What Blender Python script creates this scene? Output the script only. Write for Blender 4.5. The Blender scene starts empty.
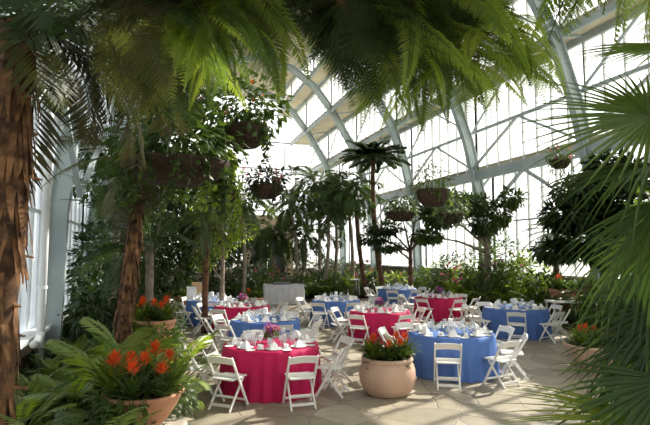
import bpy, bmesh, math, random
from mathutils import Vector, Matrix, Euler
R = math.radians
PI = math.pi
sc = bpy.context.scene
COL = sc.collection
rnd = random.Random(7)

# ------------------------------------------------------------------ camera
F = 505.0
CAMZ = 2.3
YAW = R(17.6)
PITCH = math.atan(39.5 / F)
s_, c_ = math.sin(YAW), math.cos(YAW)
FH = Vector((s_, c_, 0)); RT = Vector((c_, -s_, 0)); UPZ = Vector((0, 0, 1))
FW = FH * math.cos(PITCH) + UPZ * math.sin(PITCH)
UP = -FH * math.sin(PITCH) + UPZ * math.cos(PITCH)
CAM = Vector((0, 0, CAMZ))

def P(px, py, d):
    ray = FW + RT * ((px - 325) / F) + UP * ((212.5 - py) / F)
    return CAM + ray * (d / ray.dot(FH))

def G(px, d, z=0.0):
    p = CAM + FH * d + RT * ((px - 325) / F * d)
    return Vector((p.x, p.y, z))

cd = bpy.data.cameras.new('camera'); cam = bpy.data.objects.new('camera', cd); COL.objects.link(cam)
cd.sensor_width = 36; cd.lens = F * 36 / 650; cd.clip_start = 0.05; cd.clip_end = 500
cam.matrix_world = Matrix.Translation(CAM) @ Matrix((RT, UP, -FW)).transposed().to_4x4()
sc.camera = cam

# ------------------------------------------------------------------ materials
def newmat(name):
    m = bpy.data.materials.new(name); m.use_nodes = True
    nt = m.node_tree; nt.nodes.clear()
    out = nt.nodes.new('ShaderNodeOutputMaterial')
    return m, nt, out

def N(nt, kind, **kw):
    n = nt.nodes.new(kind)
    for k, v in kw.items():
        if k in n.inputs: n.inputs[k].default_value = v
        else: setattr(n, k, v)
    return n

def noise_color(nt, c1, c2, scale=4.0, detail=4.0, coord='Object', lo=.35, hi=.65):
    tc = N(nt, 'ShaderNodeTexCoord')
    nz = N(nt, 'ShaderNodeTexNoise', Scale=scale, Detail=detail)
    nt.links.new(tc.outputs[coord], nz.inputs['Vector'])
    rp = N(nt, 'ShaderNodeValToRGB')
    rp.color_ramp.elements[0].position = lo; rp.color_ramp.elements[1].position = hi
    rp.color_ramp.elements[0].color = (*c1, 1); rp.color_ramp.elements[1].color = (*c2, 1)
    nt.links.new(nz.outputs['Fac'], rp.inputs['Fac'])
    return rp.outputs['Color'], nz, tc

def solid(name, c1, c2=None, rough=.6, scale=4.0, bump=0.0, spec=.4, metal=0.0, coord='Object'):
    m, nt, out = newmat(name)
    p = N(nt, 'ShaderNodeBsdfPrincipled', Roughness=rough, Metallic=metal)
    p.inputs['Specular IOR Level'].default_value = spec
    col, nz, tc = noise_color(nt, c1, c2 or tuple(x * .85 for x in c1), scale, coord=coord)
    nt.links.new(col, p.inputs['Base Color'])
    if bump:
        b = N(nt, 'ShaderNodeBump', Strength=bump, Distance=.02)
        nt.links.new(nz.outputs['Fac'], b.inputs['Height']); nt.links.new(b.outputs['Normal'], p.inputs['Normal'])
    nt.links.new(p.outputs[0], out.inputs[0])
    return m

def leafmat(name, c1, c2, trans=.4, tint=(1.5, 1.5, .7), rough=.42, scale=2.5):
    m, nt, out = newmat(name)
    col, nz, tc = noise_color(nt, c1, c2, scale)
    oi = N(nt, 'ShaderNodeObjectInfo')
    mp = N(nt, 'ShaderNodeMapRange'); mp.inputs['To Min'].default_value = .75; mp.inputs['To Max'].default_value = 1.2
    nt.links.new(oi.outputs['Random'], mp.inputs['Value'])
    hs = N(nt, 'ShaderNodeHueSaturation')
    nt.links.new(mp.outputs[0], hs.inputs['Value']); nt.links.new(col, hs.inputs['Color'])
    p = N(nt, 'ShaderNodeBsdfPrincipled', Roughness=rough); p.inputs['Specular IOR Level'].default_value = .35
    nt.links.new(hs.outputs[0], p.inputs['Base Color'])
    t = N(nt, 'ShaderNodeBsdfTranslucent')
    mu = N(nt, 'ShaderNodeMix', data_type='RGBA', blend_type='MULTIPLY')
    mu.inputs[0].default_value = 1.0
    nt.links.new(hs.outputs[0], mu.inputs[6]); mu.inputs[7].default_value = (*tint, 1)
    nt.links.new(mu.outputs[2], t.inputs['Color'])
    mx = N(nt, 'ShaderNodeMixShader', Fac=trans)
    nt.links.new(p.outputs[0], mx.inputs[1]); nt.links.new(t.outputs[0], mx.inputs[2])
    nt.links.new(mx.outputs[0], out.inputs[0])
    return m

def glassmat(name, transp, diff, col=(.9, .94, .96)):
    m, nt, out = newmat(name)
    t = N(nt, 'ShaderNodeBsdfTransparent', Color=(1, 1, 1, 1))
    tl = N(nt, 'ShaderNodeBsdfTranslucent', Color=(*col, 1))
    df = N(nt, 'ShaderNodeBsdfDiffuse', Color=(*col, 1))
    gl = N(nt, 'ShaderNodeBsdfGlossy', Color=(1, 1, 1, 1), Roughness=.15)
    m1 = N(nt, 'ShaderNodeMixShader', Fac=.45)
    nt.links.new(tl.outputs[0], m1.inputs[1]); nt.links.new(df.outputs[0], m1.inputs[2])
    m2 = N(nt, 'ShaderNodeMixShader', Fac=diff)
    nt.links.new(t.outputs[0], m2.inputs[1]); nt.links.new(m1.outputs[0], m2.inputs[2])
    m3 = N(nt, 'ShaderNodeMixShader', Fac=.04)
    nt.links.new(m2.outputs[0], m3.inputs[1]); nt.links.new(gl.outputs[0], m3.inputs[2])
    nt.links.new(m3.outputs[0], out.inputs[0])
    return m

M = {}
M['steel'] = solid('painted_steel', (.46, .52, .52), (.36, .42, .42), .5, 1.2)
M['white_trim'] = solid('white_trim', (.78, .80, .80), (.70, .72, .72), .55, 1.5)
M['roof'] = solid('roof_underside', (.60, .54, .40), (.50, .45, .33), .7, .8)
M['glass_clear'] = glassmat('pale_glass', .8, .22)
M['glass_frost'] = glassmat('whitewashed_glass', .4, .80, (.60, .68, .76))
M['stone_wall'] = solid('stone_wall', (.34, .26, .17), (.20, .15, .10), .85, 5, .6)
M['soil'] = solid('dark_soil', (.035, .026, .018), (.018, .013, .009), .95, 6, .6)
M['outside'] = solid('outside_ground', (.20, .20, .15), (.15, .16, .11), .9, .05)
M['pink'] = solid('pink_cloth', (.50, .008, .085), (.44, .007, .075), .62, 3, spec=.25)
M['blue'] = solid('blue_cloth', (.085, .175, .46), (.072, .155, .42), .62, 3, spec=.25)
M['skirt'] = solid('white_cloth', (.62, .63, .68), (.55, .56, .61), .7, 3)
M['chair'] = solid('white_resin', (.80, .79, .75), (.74, .73, .69), .38, 2)
M['china'] = solid('white_china', (.82, .82, .80), (.78, .78, .76), .2, 2)
M['napkin'] = solid('white_linen', (.84, .83, .82), (.78, .77, .77), .8, 6)
M['terracotta'] = solid('terracotta', (.52, .27, .16), (.42, .20, .11), .75, 4, .2)
M['peach_pot'] = solid('peach_clay', (.53, .36, .26), (.47, .31, .22), .75, 2.5, .15)
M['dark_basket'] = solid('coir_basket', (.060, .036, .022), (.030, .019, .012), .95, 9, .9)
M['stone'] = solid('pale_stone', (.52, .47, .38), (.40, .36, .28), .85, 4, .4)
M['bark'] = solid('fibrous_bark', (.16, .080, .036), (.035, .018, .010), .9, 7, .9)
M['bark_light'] = solid('shaggy_bark', (.27, .135, .058), (.045, .022, .011), .9, 8, .9)
M['bark_grey'] = solid('grey_bark', (.30, .25, .19), (.17, .14, .10), .9, 8, .6)
M['stem'] = solid('green_stem', (.10, .12, .035), (.07, .07, .025), .6, 4)
M['card'] = solid('cardboard', (.46, .31, .17), (.40, .27, .14), .8, 3)
M['black'] = solid('black_cloth', (.012, .012, .014), (.02, .02, .022), .7, 4)
M['grey'] = solid('grey_plastic', (.22, .23, .25), (.18, .19, .21), .5, 4)
M['wire'] = solid('grey_wire', (.30, .31, .30), (.24, .25, .24), .5, 4)
M['portal'] = solid('tan_panel', (.48, .38, .25), (.42, .33, .22), .7, 1)
M['dark_metal'] = solid('dark_door_metal', (.05, .055, .055), (.04, .045, .045), .5, 2)

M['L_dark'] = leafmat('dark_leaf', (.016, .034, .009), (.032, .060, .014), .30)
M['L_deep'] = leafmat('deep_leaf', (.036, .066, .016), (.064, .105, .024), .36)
M['L_mid'] = leafmat('mid_leaf', (.075, .125, .022), (.125, .19, .038), .42)
M['L_bright'] = leafmat('bright_leaf', (.17, .24, .034), (.26, .34, .055), .52)
M['L_olive'] = leafmat('olive_leaf', (.060, .072, .018), (.105, .11, .028), .34)
M['L_yellow'] = leafmat('yellow_leaf', (.20, .24, .03), (.14, .22, .03), .5)
M['L_bed'] = leafmat('bed_leaf', (.19, .26, .07), (.31, .39, .14), .35, (1.3, 1.3, .7), .35)
M['L_grey'] = leafmat('grey_leaf', (.11, .15, .08), (.075, .115, .055), .35)
M['L_brown'] = leafmat('brown_leaf', (.035, .034, .016), (.055, .048, .020), .30)
M['f_orange'] = leafmat('orange_petal', (.85, .15, .02), (.80, .07, .02), .35, (1, 1, 1))
M['f_pink'] = leafmat('pink_petal', (.75, .10, .20), (.80, .25, .33), .35, (1, 1, 1))
M['f_purple'] = leafmat('purple_petal', (.22, .07, .38), (.40, .10, .42), .35, (1, 1, 1))
M['f_white'] = leafmat('white_petal', (.75, .75, .70), (.65, .68, .60), .35, (1, 1, 1))

m, nt, out = newmat('clear_glass')
t = N(nt, 'ShaderNodeBsdfTransparent', Color=(.93, .95, .96, 1)); g = N(nt, 'ShaderNodeBsdfGlossy', Roughness=.05)
lw = N(nt, 'ShaderNodeLayerWeight', Blend=.12); mx = N(nt, 'ShaderNodeMixShader')
nt.links.new(lw.outputs['Fresnel'], mx.inputs[0]); nt.links.new(t.outputs[0], mx.inputs[1]); nt.links.new(g.outputs[0], mx.inputs[2])
df = N(nt, 'ShaderNodeBsdfDiffuse', Color=(.9, .92, .93, 1)); m5 = N(nt, 'ShaderNodeMixShader', Fac=.22)
nt.links.new(mx.outputs[0], m5.inputs[1]); nt.links.new(df.outputs[0], m5.inputs[2]); nt.links.new(m5.outputs[0], out.inputs[0]); M['drink_glass'] = m

# flagstone floor
m, nt, out = newmat('flagstone')
tc = N(nt, 'ShaderNodeTexCoord')
wn = N(nt, 'ShaderNodeTexNoise', Scale=1.1, Detail=2.0)
nt.links.new(tc.outputs['Object'], wn.inputs['Vector'])
va = N(nt, 'ShaderNodeVectorMath', operation='MULTIPLY_ADD')
va.inputs[1].default_value = (.35, .35, 0)
nt.links.new(wn.outputs['Color'], va.inputs[0]); nt.links.new(tc.outputs['Object'], va.inputs[2])
v1 = N(nt, 'ShaderNodeTexVoronoi', feature='DISTANCE_TO_EDGE', Scale=1.4)
v2 = N(nt, 'ShaderNodeTexVoronoi', feature='F1', Scale=1.4)
for v in (v1, v2): nt.links.new(va.outputs[0], v.inputs['Vector'])
sep = N(nt, 'ShaderNodeSeparateColor'); nt.links.new(v2.outputs['Color'], sep.inputs[0])
rp = N(nt, 'ShaderNodeValToRGB')
E = rp.color_ramp.elements
E[0].color = (.27, .235, .175, 1); E[1].color = (.43, .385, .30, 1)
e = E.new(.5); e.color = (.34, .295, .22, 1)
nt.links.new(sep.outputs[0], rp.inputs[0])
n2 = N(nt, 'ShaderNodeTexNoise', Scale=6.0, Detail=6.0); nt.links.new(tc.outputs['Object'], n2.inputs['Vector'])
mp = N(nt, 'ShaderNodeMapRange'); mp.inputs['To Min'].default_value = .72; mp.inputs['To Max'].default_value = 1.22
nt.links.new(n2.outputs['Fac'], mp.inputs['Value'])
hs = N(nt, 'ShaderNodeHueSaturation'); nt.links.new(mp.outputs[0], hs.inputs['Value']); nt.links.new(rp.outputs[0], hs.inputs['Color'])
jr = N(nt, 'ShaderNodeValToRGB'); jr.color_ramp.elements[0].position = .004; jr.color_ramp.elements[1].position = .018
nt.links.new(v1.outputs['Distance'], jr.inputs[0])
mxc = N(nt, 'ShaderNodeMix', data_type='RGBA'); nt.links.new(jr.outputs[0], mxc.inputs[0])
mxc.inputs[6].default_value = (.20, .175, .135, 1); nt.links.new(hs.outputs[0], mxc.inputs[7])
p = N(nt, 'ShaderNodeBsdfPrincipled', Roughness=.5); p.inputs['Specular IOR Level'].default_value = .35
nt.links.new(mxc.outputs[2], p.inputs['Base Color'])
bp = N(nt, 'ShaderNodeBump', Strength=.35, Distance=.02); nt.links.new(jr.outputs[0], bp.inputs['Height'])
nt.links.new(bp.outputs[0], p.inputs['Normal']); nt.links.new(p.outputs[0], out.inputs[0])
M['flagstone'] = m

# ------------------------------------------------------------------ mesh helpers
class MB:
    def __init__(s): s.v = []; s.f = []
    def quad(s, a, b, c, d):
        n = len(s.v); s.v += [tuple(a), tuple(b), tuple(c), tuple(d)]; s.f.append((n, n + 1, n + 2, n + 3))
    def tri(s, a, b, c):
        n = len(s.v); s.v += [tuple(a), tuple(b), tuple(c)]; s.f.append((n, n + 1, n + 2))
    def box(s, lo, hi):
        x0, y0, z0 = lo; x1, y1, z1 = hi; n = len(s.v)
        s.v += [(x0, y0, z0), (x1, y0, z0), (x1, y1, z0), (x0, y1, z0), (x0, y0, z1), (x1, y0, z1), (x1, y1, z1), (x0, y1, z1)]
        for q in ((0, 3, 2, 1), (4, 5, 6, 7), (0, 1, 5, 4), (1, 2, 6, 5), (2, 3, 7, 6), (3, 0, 4, 7)): s.f.append(tuple(n + i for i in q))
        return s
    def bar(s, a, b, w, h, up=(0, 0, 1), taper=1.0):
        a = Vector(a); b = Vector(b); d = (b - a).normalized(); u = Vector(up)
        x = d.cross(u)
        if x.length < 1e-4: x = d.cross(Vector((0, 1, 0)))
        x.normalize(); u = x.cross(d)
        n = len(s.v)
        for p, k in ((a, 1), (b, taper)):
            for i, j in ((-1, -1), (1, -1), (1, 1), (-1, 1)): s.v.append(tuple(p + x * (i * w / 2 * k) + u * (j * h / 2 * k)))
        for q in ((3, 2, 1, 0), (4, 5, 6, 7), (0, 1, 5, 4), (1, 2, 6, 5), (2, 3, 7, 6), (3, 0, 4, 7)): s.f.append(tuple(n + i for i in q))
        return s
    def tube(s, pts, rad, seg=8, jit=0.0, rg=None):
        pts = [Vector(p) for p in pts]; n0 = len(s.v); k = len(pts)
        for i, p in enumerate(pts):
            d = (pts[min(i + 1, k - 1)] - pts[max(i - 1, 0)]).normalized()
            x = d.cross(Vector((.13, 1, .07))).normalized(); y = d.cross(x)
            r = rad[i] if isinstance(rad, (list, tuple)) else rad
            for j in range(seg):
                a = 2 * PI * j / seg
                rr = r * (1 + (rg.uniform(-jit, jit) if jit else 0))
                s.v.append(tuple(p + x * (rr * math.cos(a)) + y * (rr * math.sin(a))))
        for i in range(k - 1):
            for j in range(seg):
                a = n0 + i * seg + j; b = n0 + i * seg + (j + 1) % seg
                s.f.append((a, b, b + seg, a + seg))
        s.f.append(tuple(n0 + j for j in reversed(range(seg)))); s.f.append(tuple(n0 + (k - 1) * seg + j for j in range(seg)))
        return s
    def lathe(s, prof, seg=24, c=(0, 0, 0)):
        n0 = len(s.v); k = len(prof)
        for r, z in prof:
            for j in range(seg):
                a = 2 * PI * j / seg; s.v.append((c[0] + r * math.cos(a), c[1] + r * math.sin(a), c[2] + z))
        for i in range(k - 1):
            for j in range(seg):
                a = n0 + i * seg + j; b = n0 + i * seg + (j + 1) % seg
                s.f.append((a, b, b + seg, a + seg))
        return s
    def mesh(s, name, mat, smooth=False, bevel=0.0):
        me = bpy.data.meshes.new(name); me.from_pydata(s.v, [], s.f); me.materials.append(mat)
        if bevel:
            bm = bmesh.new(); bm.from_mesh(me)
            bmesh.ops.bevel(bm, geom=list(bm.edges), offset=bevel, segments=1, affect='EDGES'); bm.to_mesh(me); bm.free()
        if smooth:
            for p in me.polygons: p.use_smooth = True
        me.update(); return me

def link(name, me, parent=None, loc=None, rot=None, scale=None):
    o = bpy.data.objects.new(name, me); COL.objects.link(o)
    if parent: o.parent = parent
    if loc is not None: o.location = loc
    if rot is not None: o.rotation_euler = rot
    if scale is not None: o.scale = (scale,) * 3 if isinstance(scale, (int, float)) else scale
    return o

def tag(o, label, cat, group=None, kind=None):
    o['label'] = label; o['category'] = cat
    if group: o['group'] = group
    if kind: o['kind'] = kind
    return o

def thing(name, label, cat, loc=(0, 0, 0), rotz=0.0, group=None):
    o = bpy.data.objects.new(name, None); COL.objects.link(o); o.empty_display_size = .1
    o.location = loc; o.rotation_euler = (0, 0, rotz)
    return tag(o, label, cat, group)

def struct(name, me, parent=None):
    o = link(name, me, parent)
    if parent is None: o['kind'] = 'structure'
    return o

def dup(root, loc, rotz, label, group=None, scale=None):
    r = root.copy(); COL.objects.link(r); r.location = loc; r.rotation_euler = (0, 0, rotz); r['label'] = label
    if group: r['group'] = group
    if scale: r.scale = (scale,) * 3
    for ch in list(root.children):
        c = ch.copy(); COL.objects.link(c); c.parent = r
        for g in ch.children:
            d = g.copy(); COL.objects.link(d); d.parent = c
    return r

# ------------------------------------------------------------------ the glasshouse shell
AX = 5.55
Y0, Y1 = -5.5, 42.2
FRAMES = [-5.5, .6, 6.7, 12.8, 18.9, 25.0, 31.1, 37.2, 42.2]
TIER = [(8.25, None, 5.8), (7.45, 5.8, 9.4), (6.55, 9.4, 11.7), (4.75, 11.7, 14.1), (3.55, 14.1, 15.5)]   # half width, glass bottom, glass top
W1, Z1 = 8.25, 5.8; ZT = 15.5; WT = 3.55
b = MB(); b.box((AX - W1 - .3, Y0 - .3, -.2), (AX + W1 + .3, Y1 + .3, 0)); struct('floor', b.mesh('floor', M['flagstone']))
b = MB(); b.quad((-120, -90, -.22), (140, -90, -.22), (140, 160, -.22), (-120, 160, -.22)); struct('floor_outside', b.mesh('floor_outside', M['outside']))
wn_ = [0]; tn_ = [0]
def window(name_mat, pts, ubars, vbars, bw=.065):
    """pts: corner, u vector, v vector; mullions at given parameters"""
    wn_[0] += 1
    c, u, v = [Vector(p) for p in pts]
    nrm = u.cross(v).normalized()
    b = MB(); b.quad(c, c + u, c + u + v, c + v)
    o = struct('window_%d' % wn_[0], b.mesh('glazing', M[name_mat]))
    b = MB()
    for i in range(ubars + 1):
        p = c + u * (i / ubars); b.bar(p, p + v, bw, bw * 1.5, nrm)
    for i in range(vbars + 1):
        p = c + v * (i / vbars); b.bar(p, p + u, bw, bw * 1.2, nrm)
    link('mullion', b.mesh('mullion', M['white_trim']), o)
    return o
for side in (1, -1):
    sill = 1.4 if side > 0 else .6
    gm = 'glass_clear' if side > 0 else 'glass_frost'
    for i in range(len(FRAMES) - 1):
        ya, yb = FRAMES[i], FRAMES[i + 1]
        nb = 8
        for w_, za, zb in TIER:
            za = sill if za is None else za
            window(gm, ((AX + side * w_, ya, za), (0, yb - ya, 0), (0, 0, zb - za)), nb, 2 if zb - za > 3 else 1)
    nm = 'right' if side > 0 else 'left'
    b = MB(); xo = AX + side * W1
    b.box((min(xo, xo + side * .3), Y0, 0), (max(xo, xo + side * .3), Y1, sill)); struct('wall_' + nm, b.mesh('dwarf_wall', M['stone_wall']))
    tn_[0] += 1; b = MB(); xi = xo - side * .35; xe = xo + side * .3
    b.box((min(xi, xe), Y0, sill), (max(xi, xe), Y1, sill + .08)); struct('trim_%d' % tn_[0], b.mesh('sill', M['white_trim']))
    # roof slabs
    for k in range(4):
        z = TIER[k][2]; xa, xb = AX + side * TIER[k + 1][0], AX + side * (TIER[k][0] + .35)
        b = MB(); b.box((min(xa, xb), Y0, z), (max(xa, xb), Y1, z + .2))
        struct('ceiling_%s_%d' % (nm, k + 1), b.mesh('roof_slab', M['roof']))
    # long beams
    for (o_, z, w, h) in ((7.40, Z1 - .20, .14, .40), (7.25, 7.5, .09, .12), (7.40, 9.28, .12, .24), (6.5, 9.28, .12, .24), (6.5, 11.58, .12, .24), (4.7, 11.58, .12, .24),
                          (4.7, 13.98, .12, .24), (3.5, 13.98, .12, .24), (3.5, 15.38, .1, .2)):
        tn_[0] += 1; b = MB(); b.bar((AX + side * o_, Y0, z), (AX + side * o_, Y1, z), w, h)
        struct('trim_%d' % tn_[0], b.mesh('long_beam', M['steel']))
b = MB(); b.box((AX - WT - .3, Y0, ZT), (AX + WT + .3, Y1, ZT + .2)); struct('ceiling', b.mesh('ceiling', M['roof']))
# arched frames
half = [(7.75, .0), (7.70, 3.2), (7.55, 4.8), (7.30, 5.9), (7.02, 7.1), (6.25, 9.2), (4.95, 11.4), (3.6, 13.1), (2.0, 14.2), (0, 14.7)]
for y in FRAMES[:-1]:
    tn_[0] += 1
    pts = [(AX - o_ - (.18 if z < 5 else 0), z) for o_, z in half] + [(AX + o_, z) for o_, z in reversed(half[:-1])]
    web = MB(); n0 = 0
    def sweep(b, off, th, wd):
        ring = []
        for i, (x, z) in enumerate(pts):
            xa, za = pts[max(i - 1, 0)]; xb, zb = pts[min(i + 1, len(pts) - 1)]
            d = Vector((xb - xa, zb - za)).normalized(); nrm = Vector((-d.y, d.x))
            base = len(b.v)
            for k, yy in ((off - th / 2, -wd / 2), (off - th / 2, wd / 2), (off + th / 2, wd / 2), (off + th / 2, -wd / 2)):
                b.v.append((x + nrm.x * k, y + yy, z + nrm.y * k))
            ring.append(base)
        for a, c in zip(ring[:-1], ring[1:]):
            for j in range(4): b.f.append((a + j, a + (j + 1) % 4, c + (j + 1) % 4, c + j))
    sweep(web, 0, .34, .05); sweep(web, .19, .04, .26); sweep(web, -.19, .04, .26)
    fr = struct('trim_%d' % tn_[0], web.mesh('arch_frame', M['steel']))
    br = MB()
    for sd in (1, -1):
        for (o1, z1), (o2, z2) in (((7.02, 7.1), (7.4, Z1)), ((6.25, 9.2), (7.4, 9.4)), ((4.95, 11.4), (6.5, 9.4)), ((4.95, 11.4), (6.5, 11.7)), ((3.6, 13.1), (4.7, 11.7)),
                                   ((3.6, 13.1), (4.7, 14.1)), ((2.0, 14.2), (3.5, 14.1)), ((2.0, 14.2), (3.5, ZT)), ((7.5, 4.9), (W1, Z1))):
            br.bar((AX + sd * o1, y, z1), (AX + sd * o2, y, z2), .08, .1)
    link('strut', br.mesh('strut', M['steel']), fr)
# wall bracing in each bay (right and left)
for side in (1, -1):
    for i in range(1, len(FRAMES) - 1):
        ya, yb = FRAMES[i], FRAMES[i + 1]; ym = (ya + yb) / 2; x = AX + side * 7.45
        tn_[0] += 1; b = MB()
        b.bar((x, ya, 3.6), (x - side * .05, ym, Z1 - .35), .11, .11); b.bar((x, yb, 3.6), (x - side * .05, ym, Z1 - .35), .11, .11)
        x2 = AX + side * 7.22
        b.bar((x2, ya, 5.9), (x2, ym, 7.5), .09, .09); b.bar((x2, yb, 5.9), (x2, ym, 7.5), .09, .09)
        x3 = AX + side * 6.4
        b.bar((x2, ya, 7.5), (x3 + side * .5, ym, 9.3), .07, .07); b.bar((x2, yb, 7.5), (x3 + side * .5, ym, 9.3), .07, .07)
        b.bar((x3, ya, 9.4), (x3, ym, 11.6), .06, .06); b.bar((x3, yb, 9.4), (x3, ym, 11.6), .06, .06)
        struct('trim_%d' % tn_[0], b.mesh('brace', M['steel']))
# end walls
for y, gm in ((Y1, 'glass_clear'), (Y0, 'glass_clear')):
    steps = [(w_, .9 if za is None else za, zb) for w_, za, zb in TIER]
    for (w, za, zb) in steps:
        window(gm, ((AX - w, y, za), (2 * w, 0, 0), (0, 0, zb - za)), int(2 * w / 1.1), max(1, int((zb - za) / 2.2)), .08)
    b = MB(); b.box((AX - W1 - .3, min(y, y + (.3 if y > 0 else -.3)), 0), (AX + W1 + .3, max(y, y + (.3 if y > 0 else -.3)), .9))
    struct('wall_end' if y > 0 else 'wall_front', b.mesh('end_wall', M['stone_wall']))
# entrance portal in the far wall
pc = G(283, 40)
b = MB(); b.box((pc.x - 2.6, Y1 - 1.6, 3.3), (pc.x + 1.2, Y1 - .1, 5.3)); b.box((pc.x - 2.6, Y1 - 1.6, 0), (pc.x - 2.2, Y1 - .1, 3.3)); b.box((pc.x + .8, Y1 - 1.6, 0), (pc.x + 1.2, Y1 - .1, 3.3))
tn_[0] += 1; struct('trim_%d' % tn_[0], b.mesh('portal', M['portal']))
b = MB()
for i in range(2): b.box((pc.x - 2.2 + i * 1.5, Y1 - .6, 0), (pc.x - 2.2 + i * 1.5 + 1.44, Y1 - .52, 3.3))
struct('door_1', b.mesh('door', M['dark_metal']))

# planting beds with pale stone kerbs
def bed(name, pts, h=.16):
    b = MB(); n = len(pts)
    b.v += [(x, y, 0) for x, y in pts] + [(x, y, h) for x, y in pts]
    b.f.append(tuple(range(n, 2 * n)))
    for i in range(n): b.f.append((i, (i + 1) % n, n + (i + 1) % n, n + i))
    o = struct('floor_' + name, b.mesh('bed', M['soil']))
bedL = [(-2.68, -3), (-.6, -3), (-.5, 2), (-.1, 5), (.15, 8), (.35, 12), (.3, 17), (.0, 20), (-.4, 22), (-2.68, 22)]
bedR = [(13.78, -3), (13.78, 41), (11.6, 41), (11.4, 22), (11.6, 16), (11.4, 11), (9.6, 7), (8.5, 5.5), (6.8, 3.2), (4.5, 1.2), (3.5, -3)]
bedB = [(-2.68, 22), (-.4, 22.0), (1.5, 23.2), (4.2, 24.2), (7.0, 24.6), (8.4, 23.8), (11.4, 23.0), (11.4, 38), (7.4, 38), (6.8, 29), (4.8, 29), (4.4, 38), (-2.68, 38)]
bed('bed_left', bedL); bed('bed_right', bedR); bed('bed_rear', bedB)

# downpipe by the left wall
b = MB(); pp = G(38, 12.2)
b.tube([(-2.2, 10.9, .14), (-2.2, 10.9, 5.75)], .075, 12); b.tube([(-2.2, 10.9, .75), (-2.2, 10.65, .64), (-2.2, 10.4, .64)], .075, 10)
for zz in (1.6, 3.2, 4.8): b.lathe([(.09, zz), (.09, zz + .06)], 12, (-2.2, 10.9, 0))
tag(link('downpipe', b.mesh('downpipe', M['white_trim'], True)), 'white round downpipe standing by the grey steel frame leg at left wall', 'pipe')

# ------------------------------------------------------------------ leaves
def leaflet(b, base, d, nrm, L, w, droop=.25, fold=.0):
    """pointed leaf of four tris/quads: base, direction, normal"""
    side = d.cross(nrm).normalized(); up = side.cross(d)
    mid = base + d * (L * .45) + up * (-droop * L * .12); tip = base + d * L + up * (-droop * L * .5)
    n = len(b.v)
    b.v += [tuple(base), tuple(mid + side * (w / 2) - up * (fold * w)), tuple(tip), tuple(mid - side * (w / 2) - up * (fold * w)), tuple(mid)]
    b.f += [(n, n + 1, n + 4), (n + 1, n + 2, n + 4), (n + 2, n + 3, n + 4), (n + 3, n, n + 4)]

def frond_mesh(name, mat, L=2.0, pairs=22, ll=.5, lw=.05, droop=75, bip=0, seed=0, stalk=.12, vee=.25, fwd=.5, ldroop=.5, power=1.2, twist=0.0, prof='palm'):
    rg = random.Random(seed); b = MB()
    n = 14; pts = []; p = Vector((0, 0, 0)); tang = []
    side_w = rg.uniform(-.25, .25)
    for i in range(n + 1):
        t = i / n; a = -R(droop) * t ** power
        d = Vector((math.sin(side_w * t), math.cos(a), math.sin(a))).normalized()
        pts.append(p.copy()); tang.append(d); p = p + d * (L / n)
    b.tube(pts, [max(.004, .012 * L ** .5 * (1 - .85 * i / n)) for i in range(n + 1)], 5)
    for k in range(pairs):
        t = stalk + (1 - stalk) * (k + .5) / pairs
        q = t * n; i = min(int(q), n - 1); f = q - i
        pos = pts[i].lerp(pts[i + 1], f); d = tang[i].lerp(tang[min(i + 1, n)], f).normalized()
        sx = d.cross(Vector((0, 0, 1)));
        if sx.length < .05: sx = Vector((1, 0, 0))
        sx.normalize(); u = sx.cross(d)
        if prof == 'palm': env = (math.sin(PI * min(1, (t - stalk) / (1 - stalk) * .80 + .16))) ** .7
        else: env = (math.sin(PI * min(1, (t - stalk) / (1 - stalk) * .78 + .2))) ** 1.1
        le = ll * max(.12, env)
        for sgn in (1, -1):
            dd = (sx * sgn + d * (fwd + .5 * t) + u * (vee * (1 - t)) + Vector((rg.uniform(-.1, .1), rg.uniform(-.1, .1), rg.uniform(-.12, .06)))).normalized()
            if not bip:
                leaflet(b, pos, dd, u, le * rg.uniform(.9, 1.08), lw, ldroop)
            else:
                m_ = bip; ps = dd.cross(u).normalized(); pu = ps.cross(dd)
                b.quad(pos - d * .003, pos + d * .003, pos + dd * le - pu * (ldroop * le * .35), pos + dd * le - pu * (ldroop * le * .36))
                for j in range(m_):
                    tt = (j + .6) / m_; pb = pos + dd * (le * tt) - pu * (ldroop * le * .35 * tt * tt)
                    pl = le * .17 * (1 - tt) ** .75 + .008
                    for s2 in (1, -1):
                        d2 = (ps * s2 + dd * .55 - pu * .2).normalized()
                        leaflet(b, pb, d2, pu, pl, le / m_ * .85, .3)
    return b.mesh(name, mat)

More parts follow.
